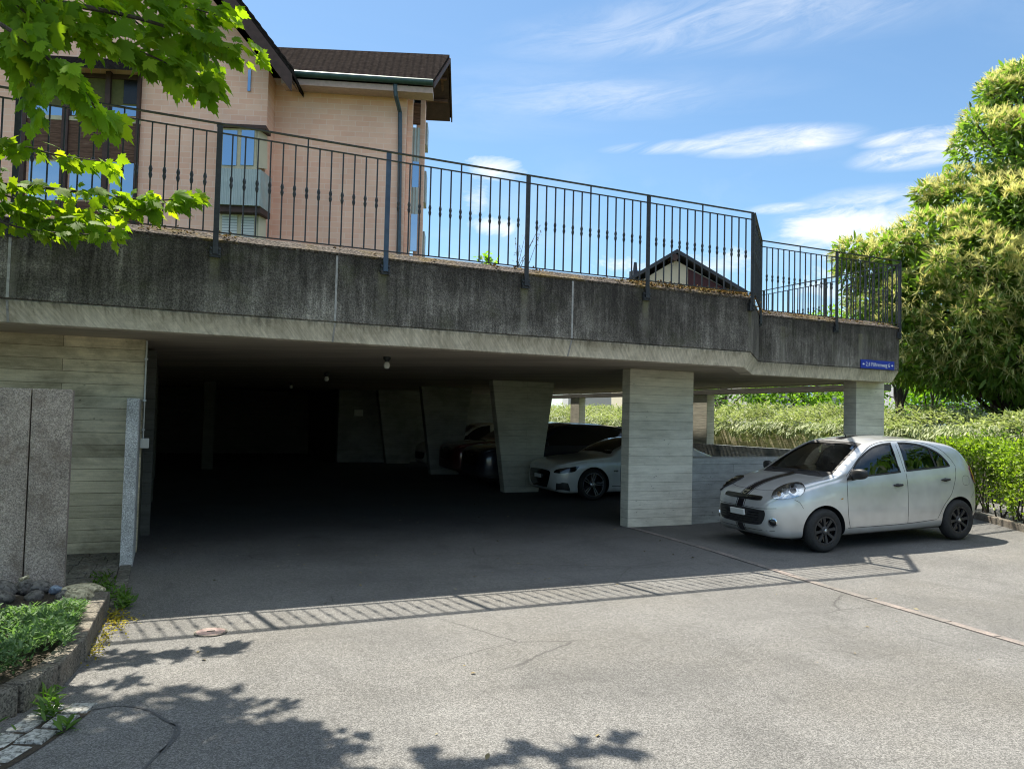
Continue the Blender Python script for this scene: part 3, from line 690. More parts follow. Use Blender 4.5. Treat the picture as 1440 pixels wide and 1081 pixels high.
class Car:
    def __init__(s, sp):
        s.sp = sp; s.vs, s.fs = loft(sp); s.bvh = BVHTree.FromPolygons([Vector(v) for v in s.vs], s.fs)
        s.root = None
    def hit(s, axis, a, b):
        if axis == 'side': o, d = Vector((a, -3, b)), Vector((0, 1, 0))
        elif axis == 'front': o, d = Vector((-2, a, b)), Vector((1, 0, 0))
        elif axis == 'rear': o, d = Vector((s.sp['L']+2, a, b)), Vector((-1, 0, 0))
        elif axis == 'top': o, d = Vector((a, b, 4)), Vector((0, 0, -1))
        elif axis == 'fq':   # front quarter, looking along (+1,+1): a = offset along (1,-1)/sqrt2
            q = math.sqrt(.5); o = Vector((a*q-3*q, -a*q-3*q, b)); d = Vector((q, q, 0))
        elif axis == 'rq':
            q = math.sqrt(.5); o = Vector((s.sp['L']+a*q*0+3*q, -3*q, b))+Vector((q, q, 0))*a; o = Vector((s.sp['L']-.0+a*q+3*q, a*q-3*q, b)); d = Vector((-q, q, 0))
        p, n, _, _ = s.bvh.ray_cast(o, d)
        if p is None: return None
        if n.dot(d) > 0: n = -n
        return p, n
    def drape(s, out, axis, off=0.002, res=0.05, mirror=False, thick=0.0):
        """outline (2D) laid on the body surface; returns verts, faces"""
        P = [Vector((float(p[0]), float(p[1]))) for p in out]
        xs = [p.x for p in P]; ys = [p.y for p in P]
        def inside(q):
            c = False; j = len(P)-1
            for i in range(len(P)):
                if (P[i].y > q.y) != (P[j].y > q.y) and q.x < (P[j].x-P[i].x)*(q.y-P[i].y)/(P[j].y-P[i].y)+P[i].x: c = not c
                j = i
            return c
        grid = []
        x = min(xs)+res/2
        while x < max(xs):
            y = min(ys)+res/2
            while y < max(ys):
                q = Vector((x, y))
                if inside(q) and min((q-p).length for p in P) > res*0.35: grid.append(q)
                y += res
            x += res
        n = len(P); vv, ee, ff, *_ = delaunay_2d_cdt(P+grid, [], [list(range(n))], 1, 1e-6)
        vs = []; last = None; nv = []
        for q in vv:
            h = s.hit(axis, q.x, q.y)
            if h is None: h = last or (Vector((0, 0, 0)), Vector((0, 0, 1)))
            last = h; vs.append(h[0]+h[1]*off); nv.append(h[1])
        fs = [tuple(f) for f in ff]
        if mirror: vs = [Vector((v.x, -v.y, v.z)) for v in vs]; fs = [f[::-1] for f in fs]
        return vs, fs
    def part(s, name, vs, fs, mat, parent=None, smooth=True):
        me = bpy.data.meshes.new(name); me.from_pydata([tuple(v) for v in vs], [], fs); me.materials.append(mat)
        bm = bmesh.new(); bm.from_mesh(me); bmesh.ops.recalc_face_normals(bm, faces=bm.faces); bm.to_mesh(me); bm.free()
        if smooth: me.polygons.foreach_set('use_smooth', [True]*len(me.polygons))
        return link(name, me, parent or s.root)
    def panel(s, name, out, axis, mat, off=0.002, res=0.05, both=False, parent=None, sm=0):
        o = [tuple(p) for p in (spline(out, sm, True) if sm else out)]; r = []
        for mir in ((False, True) if both else (False,)):
            vs, fs = s.drape(o, axis, off, res, mir); r.append(s.part(name, vs, fs, mat, parent))
        return r
    def line(s, name, pts, w, axis, mat, off=0.0012, both=False, parent=None, sm=5, closed=False):
        P = [np.array(p, float) for p in (spline(pts, sm, closed) if sm else pts)]
        # split long segments
        r = []
        for mir in ((False, True) if both else (False,)):
            vs = []; fs = []; n = len(P)
            for i, p in enumerate(P):
                a = P[(i-1) % n] if closed else P[max(i-1, 0)]; b = P[(i+1) % n] if closed else P[min(i+1, n-1)]
                d = b-a; d /= np.linalg.norm(d)+1e-9; nn = np.array([-d[1], d[0]])*w/2
                for q in (p+nn, p-nn):
                    h = s.hit(axis, q[0], q[1]) or s.hit(axis, p[0], p[1])
                    if h is None: h = (vs[-1], Vector((0, 0, 0))) if vs else (Vector((0, 0, 0)), Vector((0, 0, 0)))
                    v = h[0]+h[1]*off; vs.append(Vector((v.x, -v.y if mir else v.y, v.z)))
            m = n if closed else n-1
            for i in range(m):
                j = (i+1) % n; fs.append((2*i, 2*i+1, 2*j+1, 2*j))
            r.append(s.part(name, vs, fs, mat, parent))
        return r
    def body(s, mat, arches=True, windows=(), ws=None, cabin=None, rw=None):
        sp = s.sp; me = mesh_of('body', s.vs, s.fs, [mat, M['black_pl']])
        o = link('body', me, None); cut = []
        W2 = max(w for _, w in sp['wid'])
        if cabin:
            vs, fs = loft(sp, cabin[2], cabin[0], cabin[1], cabin[3]); cut.append(link('c', mesh_of('c', vs, fs, [M['black_pl']])))
        if arches:
            for x in (sp['fx'], sp['rx']):
                for sd in (-1, 1):
                    m = MB(); m.lathe([(sp['arch'], -0.21), (sp['arch'], 0.21)], 48, Matrix.Translation((x, sd*(W2-0.10), sp['wz'])) @ Matrix.Rotation(R(90), 4, 'X'))
                    c = m.build('c', M['black_pl']); cut.append(c)
        for out in windows:
            for sd in (-1, 1):
                m = MB(); m.prism([(p[0], sd*0.30, p[1]) for p in out], (0, sd*1.0, 0)); cut.append(m.build('c', M['seal']))
        if ws is not None:
            m = MB(); m.prism([(ws[1], p[0], p[1]) for p in ws[0]], (ws[2]-ws[1], 0, 0)); cut.append(m.build('c', M['seal']))
        if rw is not None:
            m = MB(); m.prism([(sp['L']-.75, p[0], p[1]) for p in rw], (1.2, 0, 0)); cut.append(m.build('c', M['seal']))
        if cut: boolean(o, cut)
        o.data.polygons.foreach_set('use_smooth', [True]*len(o.data.polygons)); o.data.set_sharp_from_angle(angle=R(38))
        o.name = 'body'; o.parent = s.root; return o
    def wheel(s, x, y, rad, tw, rimr, style, mats, steer=0.0):
        """wheel with its outer face to -y (or +y when y>0)"""
        sd = -1 if y < 0 else 1; sp = s.sp
        w = bpy.data.objects.new('wheel', None); COL.objects.link(w); w.parent = s.root; w.location = (x, y, sp['wz']); w.rotation_euler = (0, 0, (0 if sd < 0 else math.pi)+steer); w.empty_display_size = 0.1
        X90 = Matrix.Rotation(R(90), 4, 'X')   # lathe z -> -y
        m = MB(); hw = tw/2
        m.lathe([(rimr-0.012, -hw+0.012), (rimr+0.01, -hw+0.004), ((rad+rimr)/2, -hw-0.006), (rad-0.028, -hw+0.004), (rad-0.006, -hw+0.03), (rad, -hw+0.06), (rad, hw-0.06), (rad-0.006, hw-0.03), (rad-0.028, hw-0.004), ((rad+rimr)/2, hw+0.006), (rimr+0.01, hw-0.004), (rimr-0.012, hw-0.012)], 56, X90, caps=False)
        m.build('tyre', M['tyre'], w, smooth=True)
        m = MB(); m.lathe([(rimr-0.002, hw-0.006), (rimr-0.012, hw-0.006), (rimr-0.018, hw-0.03), (rimr-0.03, hw-0.07), (0.06, hw-0.08), (0, hw-0.08)], 48, X90, caps=False); m.build('rim', mats[1], w, smooth=True)
        m = MB(); ns = style['n']
        for k in range(ns):
            a0 = 2*math.pi*k/ns+0.1
            def P(r, da, dz): return X90 @ Vector((r*math.cos(a0+da), r*math.sin(a0+da), hw-dz))
            wi, wo = style['wi'], style['wo']
            if style.get('fork'):
                for sg in (-1, 1):
                    a, b, c, d = P(0.05, sg*0.22-0.12, .034), P(0.05, sg*0.22+0.12, .034), P(rimr-0.015, sg*wo+0.05, .012), P(rimr-0.015, sg*wo-0.05, .012)
                    m.prism([a, b, c, d], X90.to_3x3() @ Vector((0, 0, -0.022)))
            else:
                a, b, c, d = P(0.05, -wi, .022), P(0.05, wi, .022), P(rimr-0.014, wo, .012), P(rimr-0.014, -wo, .012)
                e, f = P(rimr*0.6, (wi+wo)*0.36, .012), P(rimr*0.6, -(wi+wo)*0.36, .012)
                m.prism([a, b, e, c, d, f], X90.to_3x3() @ Vector((0, 0, -0.03)))
        m.lathe([(0.0, hw-0.004), (0.045, hw-0.008), (0.062, hw-0.022), (0.066, hw-0.05)][::-1], 24, X90, caps=False)
        m.lathe([(rimr-0.004, hw-0.012), (rimr-0.008, hw-0.004), (rimr-0.02, hw-0.004), (rimr-0.026, hw-0.016)], 48, X90, caps=False)
        m.build('wheel_cover', mats[0], w, smooth=True, angle=30, bevel=0.0)
        m = MB(); m.lathe([(0.0, hw+0.001), (0.018, hw-0.001), (0.024, hw-0.006)][::-1], 18, X90); m.build('hub_cap', mats[2], w, smooth=True)
        return w
def mirror_shell(car, x, y, z, mat, sx=1.0):
    """door mirror on the -y side and its twin"""
    for sd in (-1, 1):
        m = MB(); prof = []
        vs = []; fs = []; nu, nv = 14, 9
        for i in range(nv+1):
            th = math.pi*i/nv
            for k in range(nu):
                ph = 2*math.pi*k/nu; c, s_ = math.cos(ph), math.sin(ph)
                e = 0.6
                px = (abs(math.sin(th))**0.8)*math.copysign(abs(c)**e, c)*0.060*sx; pz = (abs(math.sin(th))**0.8)*math.copysign(abs(s_)**e, s_)*0.072; py = math.cos(th)*0.115
                vs.append((x+px+(0.02*(py/0.115)), sd*(y+0.10+py), z+pz+0.008*(py/0.115)))
        for i in range(nv):
            for k in range(nu): fs.append((i*nu+k, i*nu+(k+1) % nu, (i+1)*nu+(k+1) % nu, (i+1)*nu+k))
        m.add(vs, fs); m.tube([(x+0.01, sd*(y-0.06), z-0.07), (x+0.01, sd*(y+0.03), z-0.05), (x+0.01, sd*(y+0.10), z-0.02)], [0.035, 0.03, 0.03], 10)
        m.prism([(x-0.09, sd*(y-0.035), z-0.085), (x+0.07, sd*(y-0.035), z-0.085), (x+0.06, sd*(y-0.06), z+0.05), (x+0.03, sd*(y-0.06), z+0.06)], (0, sd*0.02, 0))
        car.part('mirror', m.v, m.f, mat)
def handle(car, x, z, mat):
    for mir in (False, True):
        h = car.hit('side', x, z); y = h[0].y
        m = MB(); n = 12; vs = []; fs = []
        for i in range(n+1):
            t = i/n; xx = x-0.088+0.176*t; b = math.sin(math.pi*t)**0.5
            for k in range(8):
                a = 2*math.pi*k/8; hh = car.hit('side', xx, z)
                vs.append((xx, (hh[0].y-0.010-0.018*b+0.012*math.cos(a)*(0.3+b)), z+0.020*math.sin(a)*(0.35+0.65*b)))
        for i in range(n):
            for k in range(8): fs.append((i*8+k, i*8+(k+1) % 8, (i+1)*8+(k+1) % 8, (i+1)*8+k))
        fs += [tuple(range(8)), tuple(n*8+k for k in range(8))]
        if mir: vs = [(a, -b, c) for a, b, c in vs]
        car.part('door_handle', vs, fs, mat)
        oo = [(x+0.05*math.cos(2*math.pi*k/16), z-0.004+0.026*math.sin(2*math.pi*k/16)) for k in range(16)]
        v2, f2 = car.drape(oo, 'side', 0.0015, 0.03, mir); car.part('handle_recess', v2, f2, M['gap'])
def seat(car, x, y, z, bench=None):
    for yy, ww in (((y, 0.25),) if bench is None else ((y, bench),)):
        m = MB(); m.box(x-0.05, x+0.44, yy-ww, yy+ww, z, z+0.16)
        m.prism([(x+0.36, yy-ww*0.95, z+0.1), (x+0.48, yy-ww*0.95, z+0.1), (x+0.68, yy-ww*0.85, z+0.66), (x+0.58, yy-ww*0.85, z+0.68)], (0, 2*ww*0.9, 0))
        for hy in ((yy,) if bench is None else (yy-0.36, yy+0.36)):
            m.box(x+0.63, x+0.72, hy-0.12, hy+0.12, z+0.70, z+0.86); m.box(x+0.66, x+0.68, hy-0.04, hy+0.04, z+0.6, z+0.72)
        o = m.build('seat', M['seatfab'], car.root, bevel=0.03, smooth=True)
def place(root, fx_local, world, ang, pitch=0.0):
    rot = Matrix.Rotation(ang, 4, 'Z') @ Matrix.Rotation(-pitch, 4, 'Y')
    T = Vector(world)-(rot @ Vector(fx_local)); root.matrix_world = Matrix.Translation(T) @ rot
    root.location = T; root.rotation_euler = rot.to_euler()
# ------------------------------------------------------------------ silver hatchback
HB = dict(L=3.78, tumble=0.23, fx=0.775, rx=3.225, wz=0.292, arch=0.338,
  top=[(0,.50),(.015,.57),(.05,.665),(.11,.745),(.2,.805),(.4,.885),(.7,.955),(.98,1.005),(1.06,1.05),(1.25,1.175),(1.5,1.325),(1.7,1.425),(1.85,1.475),(2.05,1.507),(2.3,1.515),(2.7,1.495),(3.05,1.445),(3.25,1.40),(3.38,1.335),(3.50,1.20),(3.60,1.07),(3.68,.985),(3.735,.88),(3.77,.72),(3.78,.58)],
  bot=[(0,.44),(.02,.33),(.06,.25),(.14,.20),(.35,.185),(.8,.19),(3.0,.19),(3.4,.24),(3.62,.28),(3.74,.36),(3.78,.50)],
  wid=[(0,.22),(.012,.34),(.04,.47),(.10,.585),(.2,.68),(.35,.755),(.55,.805),(.8,.826),(1.3,.832),(2.6,.832),(3.1,.83),(3.4,.815),(3.58,.775),(3.70,.70),(3.76,.56),(3.78,.34)],
  belt=[(0,.47),(.02,.53),(.06,.61),(.14,.69),(.3,.765),(.6,.845),(.95,.915),(1.3,.945),(2.0,.965),(2.8,.99),(3.2,1.0),(3.45,.985),(3.62,.90),(3.74,.70),(3.78,.55)])
W_F = [(1.225,.978),(1.27,1.04),(1.42,1.175),(1.58,1.280),(1.76,1.363),(1.95,1.408),(2.125,1.422),(2.155,1.02),(1.7,.995)]
W_R = [(2.275,1.028),(2.255,1.425),(2.42,1.418),(2.62,1.39),(2.80,1.338),(2.95,1.262),(3.055,1.165),(3.105,1.09),(3.10,1.068),(2.85,1.055)]
def smooth_poly(corners, n=5):
    return [tuple(p) for p in corners]
def rounded(pts, sharp, n=6):
    """spline between the sharp corners"""
    N = len(pts); out = []
    S = [i for i in range(N) if i in sharp]
    for a, b in zip(S, S[1:]+[S[0]+N]):
        seg = [pts[i % N] for i in range(a, b+1)]
        q = spline(seg, n) if len(seg) > 2 else [np.array(seg[0], float), np.array(seg[1], float)]
        out += [tuple(p) for p in q[:-1]]
    return out
hb = Car(HB)
hb.root = empty('parked_car', (0, 0, 0), 0, 'silver small hatchback with black bonnet stripes parked in front of the low wall', 'car')
WF = rounded(W_F, {0, 6, 7}); WR = rounded(W_R, {0, 1, 8})
WS = [(-.665,1.025),(.665,1.025),(.62,1.16),(.56,1.30),(.49,1.405),(.3,1.428),(-.3,1.428),(-.49,1.405),(-.56,1.30),(-.62,1.16)]
RW = [(-.52,1.13),(.52,1.13),(.46,1.345),(-.46,1.345)]
hb.body(M['silver'], True, [WF, WR], (WS, 0.9, 1.86), (1.10, 3.46, 0.045, 0.42), RW)
def inset(poly, d):
    P = [np.array(p) for p in poly]; n = len(P); A = sum(P[i][0]*P[(i+1) % n][1]-P[(i+1) % n][0]*P[i][1] for i in range(n)); sg = 1 if A > 0 else -1; out = []
    for i in range(n):
        a = P[i]-P[i-1]; b = P[(i+1) % n]-P[i]; a = a/(np.linalg.norm(a)+1e-9); b = b/(np.linalg.norm(b)+1e-9)
        m = np.array([-a[1], a[0]])+np.array([-b[1], b[0]]); m = m/(np.linalg.norm(m)+1e-9)
        c = max(0.45, m@np.array([-a[1], a[0]])); out.append(tuple(P[i]+m*sg*d/c))
    return out
for nm, W in (('window', WF), ('window', WR)):
    ob = hb.panel(nm, inset(W, -0.003), 'side', M['glass'], -0.004, 0.08, True)
    for o_, mir in zip(ob, (False, True)):
        P = W; vs = []; fs = []
        I = inset(W, 0.016); O = inset(W, -0.008)
        for a, b in zip(O, I):
            for q in (a, b):
                h = hb.hit('side', *q); v = h[0]+h[1]*0.003; vs.append(Vector((v.x, -v.y if mir else v.y, v.z)))
        n = len(W)
        for i in range(n): j = (i+1) % n; fs.append((2*i, 2*i+1, 2*j+1, 2*j))
        hb.part('window_seal', vs, fs, M['seal'], o_)
# divider bar of the rear door window
hb.panel('window_divider', [(2.775,1.345),(2.805,1.335),(2.86,1.054),(2.83,1.054)], 'side', M['seal'], 0.0035, 0.05, True)
wsb = hb.panel('windscreen', WS, 'front', M['glass_ws'], -0.003, 0.08)
vs = []; fs = []; I = inset(WS, 0.022); O = inset(WS, -0.010); nI = len(WS)
def ws_ring(car, O, I, off):
    vs = []; fs = []
    O2 = []; I2 = []
    n = len(O)
    for i in range(n):
        for k in range(4):
            t = k/4; j = (i+1) % n
            O2.append((O[i][0]*(1-t)+O[j][0]*t, O[i][1]*(1-t)+O[j][1]*t)); I2.append((I[i][0]*(1-t)+I[j][0]*t, I[i][1]*(1-t)+I[j][1]*t))
    for a, b in zip(O2, I2):
        for q in (a, b):
            h = car.hit('front', *q); vs.append(h[0]+h[1]*off)
    m = len(O2)
    for i in range(m): j = (i+1) % m; fs.append((2*i, 2*i+1, 2*j+1, 2*j))
    return vs, fs
vs, fs = ws_ring(hb, O, I, 0.003); hb.part('windscreen_seal', vs, fs, M['seal'], wsb[0])
# cowl below the windscreen
hb.panel('cowl', [(-.62,.985),(.62,.985),(.655,1.03),(-.655,1.03)], 'front', M['black_pl'], 0.004, 0.05)
hb.panel('rear_window', inset(RW, -0.01), 'rear', M['glass'], -0.004, 0.06)
# shut lines
D1 = [(1.20,.30),(1.165,.45),(1.155,.70),(1.17,.90),(1.20,.985)]
hb.line('door_gap', D1, 0.007, 'side', M['gap'], both=True)
hb.line('door_gap', [(2.235,.30),(2.238,.6),(2.245,.9),(2.25,1.0)], 0.007, 'side', M['gap'], both=True)
hb.line('door_gap', [(2.20,1.435),(2.235,1.02)], 0.006, 'side', M['gap'], both=True, sm=6)
hb.line('door_gap', [(2.80,.335),(2.92,.52),(3.06,.66),(3.13,.80),(3.19,.95),(3.215,1.05)], 0.007, 'side', M['gap'], both=True)
hb.line('door_gap', [(1.16,.305),(1.6,.30),(2.2,.30),(2.78,.325)], 0.007, 'side', M['gap'], both=True)
hb.line('door_frame_gap', [(1.185,1.0),(1.40,1.175),(1.62,1.325),(1.80,1.405),(2.05,1.448),(2.4,1.448),(2.75,1.405),(3.0,1.315),(3.15,1.19),(3.225,1.06)], 0.006, 'side', M['gap'], both=True)
hb.line('fuel_flap', [(3.33,.80),(3.45,.80),(3.45,.91),(3.33,.91)], 0.004, 'side', M['gap'], closed=True, sm=4)
hb.line('bumper_gap', [(.445,.60),(.40,.68),(.34,.715)], 0.005, 'side', M['gap'], both=True)
hb.line('bumper_gap', [(3.50,.60),(3.56,.66),(3.62,.70)], 0.005, 'side', M['gap'], both=True)
hb.line('bumper_crease_shade', [(-.62,.60),(-.45,.585),(-.25,.582),(0,.585),(.25,.582),(.45,.585),(.62,.60)], 0.006, 'front', M['gap'])  # dark ribbons stand in for shade in creases the body lacks
hb.line('bumper_crease_shade', [(-.60,.30),(-.3,.285),(0,.283),(.3,.285),(.60,.30)], 0.006, 'front', M['gap'])
hb.line('bonnet_gap', [(.205,.03),(.212,.30),(.27,.50)], 0.006, 'top', M['gap'], both=True)
hb.line('bonnet_gap', [(.36,.575),(.55,.66),(.8,.715),(1.0,.74)], 0.006, 'top', M['gap'], both=True)
# lamps
HL = rounded([(.480,.742),(.497,.800),(.560,.850),(.667,.892),(.775,.912),(.85,.905),(.885,.865),(.872,.815),(.82,.77),(.735,.743),(.61,.724),(.525,.722)], {0})
for mir in (False, True):
    vs, fs = hb.drape(HL, 'fq', 0.003, 0.04, mir)
    h = hb.part('headlight', vs, fs, M['reflector'])
    # rim wall between the recess and the body edge
    v1 = []; f1 = []
    for q in HL:
        a, nn = hb.hit('fq', *q)
        for of in (0.022, -0.004):
            v = a+nn*of; v1.append(Vector((v.x, -v.y if mir else v.y, v.z)))
    n = len(HL)
    for i in range(n): j = (i+1) % n; f1.append((2*i, 2*i+1, 2*j+1, 2*j))
    hb.part('lamp_rim', v1, f1, M['gap'], h)
    vs, fs = hb.drape(HL, 'fq', 0.021, 0.04, mir); hb.part('lens', vs, fs, M['lens'], h)
    for (a, b, rr, mt) in ((0.745,.832,.062,'chrome'),(0.59,.785,.045,'chrome'),(0.57,.783,.024,'lamp_amber'),(0.745,.832,.036,'glass_dark')):
        cc = [(a+rr*math.cos(2*math.pi*k/20), b+rr*math.sin(2*math.pi*k/20)) for k in range(20)]
        vs, fs = hb.drape(cc, 'fq', 0.009 if mt != 'glass_dark' else 0.013, 0.03, mir); hb.part('bulb_reflector', vs, fs, M[mt], h)
hb_body_lamp_hole = HL
TL = rounded([(-.58,.77),(-.52,.81),(-.48,.90),(-.48,1.0),(-.54,1.06),(-.65,1.04),(-.705,.94),(-.68,.83)], {0})
hb.panel('tail_light', [(p[0]+0.0, p[1]) for p in TL], 'rq', M['lamp_red'], 0.016, 0.03, True)
# grilles, bumper, stripes
UG = rounded([(-.40,.690),(-.40,.722),(-.34,.738),(0,.735),(.34,.738),(.40,.722),(.40,.690),(.28,.678),(0,.676),(-.28,.678)], {0, 6})
LG = rounded([(-.48,.562),(-.495,.51),(-.46,.41),(-.38,.362),(0,.348),(.38,.362),(.46,.41),(.495,.51),(.48,.562),(.2,.570),(-.2,.570)], {0, 8})
hb.panel('upper_grille', UG, 'front', M['gloss_black'], 0.006, 0.04)
lg = hb.panel('lower_grille', LG, 'front', M['black_pl'], 0.004, 0.04)[0]
for k in range(5):
    z = .385+.034*k; hb.line('grille_bar', [(-.40,z),(-.2,z-.003),(0,z-.004),(.2,z-.003),(.40,z)], 0.007, 'front', M['gloss_black'], 0.009, parent=lg)
def front_band(y0, y1, mat, name):
    vs = []; fs = []; seq = []
    for z in np.linspace(.23, .315, 4): seq.append(('front', z))
    cols = []
    for z in np.linspace(.235, .345, 5): cols.append([hb.hit('front', y, z) for y in np.linspace(y0, y1, 4)])
    segs_ = [cols]
    cols = [[hb.hit('front', y, z) for y in np.linspace(y0, y1, 4)] for z in np.linspace(.572, .676, 5)]; segs_.append(cols)
    cols = [[hb.hit('front', y, z) for y in np.linspace(y0, y1, 4)] for z in np.linspace(.738, .775, 4)]
    cols += [[hb.hit('top', x, y) for y in np.linspace(y0, y1, 4)] for x in np.linspace(.19, 1.0, 22)]; segs_.append(cols)
    cols = [[hb.hit('top', x, y) for y in np.linspace(y0, y1, 4)] for x in np.linspace(1.80, 3.3, 24)]; segs_.append(cols)
    for cols, nm in zip(segs_, ('bumper_stripe', 'bumper_stripe', 'bonnet_stripe', 'roof_stripe')):
        vs = []; fs = []
        for c in cols: vs += [h[0]+h[1]*0.0025 for h in c]
        for i in range(len(cols)-1):
            for k in range(3): a = i*4+k; fs.append((a, a+1, a+5, a+4))
        hb.part(nm, vs, fs, mat)
front_band(-.064, .064, M['stripe'], 'bonnet_stripe')
front_band(-.093, -.080, M['stripe'], 'bonnet_stripe'); front_band(.080, .093, M['stripe'], 'bonnet_stripe')
# round badge with a bar
def badge(z=.775):
    vs = []; fs = []; n = 28
    for k in range(n):
        a = 2*math.pi*k/n
        for r in (.047, .037):
            h = hb.hit('front', r*math.cos(a), z+r*0.85*math.sin(a)); vs.append(h[0]+h[1]*0.012)
    for k in range(n): j = (k+1) % n; fs.append((2*k, 2*k+1, 2*j+1, 2*j))
    b = len(vs)
    for y, zz in ((-.056, z-.009), (.056, z-.009), (.056, z+.009), (-.056, z+.009)):
        h = hb.hit('front', y, zz); vs.append(h[0]+h[1]*0.013)
    fs.append((b, b+1, b+2, b+3)); hb.part('badge', vs, fs, M['chrome'], smooth=False)
badge()
for sd in (-1, 1):
    m = MB(); h = hb.hit('front', -.585*1, .41); p = Vector((h[0].x, sd*.585, .41)); nn = Vector((h[1].x, -sd*abs(h[1].y)*-1, h[1].z)); nn = Vector((h[1].x, sd*abs(h[1].y), h[1].z)).normalized()
    Mx = Matrix.Translation(p) @ nn.to_track_quat('Z', 'Y').to_matrix().to_4x4()
    m.lathe([(.062, -.01), (.062, .008), (.050, .012), (.046, .004)], 22, Mx, caps=False); m.build('fog_lamp_ring', M['chrome'], hb.root, smooth=True)
    m = MB(); m.lathe([(.046, .003), (.03, .008), (0, .010)], 22, Mx); m.build('fog_lamp', M['glass_dark'], hb.root, smooth=True)
m = MB(); m.box(-.012, .012, -.15, .15, -.04, .04); pl = m.build('number_plate', M['plate'], hb.root, bevel=0.004); h = hb.hit('front', 0, .46); pl.location = (h[0].x-0.02, 0, .505); pl.rotation_euler = (0, R(-6), 0)
# trim
mirror_shell(hb, 1.27, .83, 1.035, M['black_pl'])
handle(hb, 2.065, .847, M['black_pl']); handle(hb, 2.97, .885, M['black_pl'])
hb.panel('side_indicator', [(1.03,.70),(1.055,.715),(1.085,.712),(1.065,.695)], 'side', M['lamp_amber'], 0.004, 0.02, True)
m = MB(); m.tube([(1.95, 0, 1.49), (1.93, 0, 1.535), (1.80, 0, 1.60)], [0.012, 0.006, 0.003], 6); m.build('aerial', M['black_pl'], hb.root)
for (a, b, c) in (((.96,-.05,1.0),(1.05,.2,1.035),(1.02,.52,1.03)), ((.98,-.55,1.0),(1.06,-.35,1.045),(1.03,-.02,1.04))):
    m = MB(); m.tube([a, b, c], 0.008, 6); m.build('wiper', M['black_pl'], hb.root)
# interior
m = MB(); m.prism([(1.05, -.72, .62), (1.05, -.72, .965), (1.30, -.72, .985), (1.48, -.72, .90), (1.48, -.72, .62)], (0, 1.44, 0)); m.build('dashboard', M['dash'], hb.root, bevel=0.03, smooth=True)
m = MB(); Mx = Matrix.Translation((1.56, -.36, .93)) @ Matrix.Rotation(R(-68), 4, 'Y')
ring = [(Mx @ Vector((.18*math.cos(2*math.pi*k/24), .18*math.sin(2*math.pi*k/24), 0))) for k in range(25)]; m.tube(ring, 0.015, 8, caps=False)
m.tube([Mx @ Vector((-.17, 0, 0)), Mx @ Vector((.17, 0, 0))], 0.02, 6); m.tube([Mx @ Vector((0, 0, 0)), Mx @ Vector((0, 0, -.2))], 0.03, 6); m.build('steering_wheel', M['dash'], hb.root, smooth=True)
seat(hb, 1.70, -.36, .45); seat(hb, 1.70, .36, .45); seat(hb, 2.55, 0, .45, .60)
m = MB(); m.box(1.62, 1.645, -.11, .11, 1.33, 1.395); m.build('rear_view_mirror', M['black_pl'], hb.root, bevel=0.01)
# wheels
st = dict(n=8, wi=0.30, wo=0.13)
for x, y in ((HB['fx'], -.748), (HB['rx'], -.748), (HB['fx'], .748), (HB['rx'], .748)):
    hb.wheel(x, y, .292, .165, .192, st, (M['cap'], M['gloss_black'], M['alloy']))
m = MB(); m.box(.35, 3.5, -.62, .62, .17, .40); m.box(.3, 3.45, -.40, .40, .15, .20); m.build('underbody', M['black_pl'], hb.root)
HUBF = Vector((8.15, 7.68, gz(8.15)+.292)); HUBR = Vector((10.55, 7.52, gz(10.55)+.292))
dv = HUBR-HUBF
place(hb.root, (HB['fx'], -.83, HB['wz']), HUBF, math.atan2(dv.y, dv.x), math.atan2(dv.z, math.hypot(dv.x, dv.y)))
# ------------------------------------------------------------------ simpler cars inside the garage
def simple_car(sp, mat, label, name='parked_car', wins=(), ws=None, hl=None, style=None, rim=.22, rad=.33, loc=(0, 0), ang=0.0, rimmat='alloy', front=None, nose=None, tail=None, hand=()):
    c = Car(sp); c.root = empty(name, (0, 0, 0), 0, label, 'car'); c.body(mat)
    for W in wins: c.panel('window', W, 'side', M['glass_dark'], 0.003, 0.07, True)
    if ws: c.panel('windscreen', ws, 'front', M['glass_dark'], 0.003, 0.07)
    for out, ax, mt, nm, both in (nose or ()): c.panel(nm, out, ax, M[mt], 0.004, 0.04, both)
    for x in (sp['fx'], sp['rx']):
        for sd in (-1, 1): c.wheel(x, sd*(max(w for _, w in sp['wid'])-.115), rad, .21, rim, style or dict(n=5, wi=.25, wo=.12), (M[rimmat], M['gloss_black'], M['alloy']))
    for x, z in hand: handle(c, x, z, mat)
    m = MB(); m.box(.45, sp['L']-.35, -.6, .6, .17, .42); m.build('underbody', M['black_pl'], c.root)
    place(c.root, (sp['fx'], -max(w for _, w in sp['wid']), sp['wz']), (*loc, gz(loc[0])+sp['wz']), ang)
    return c
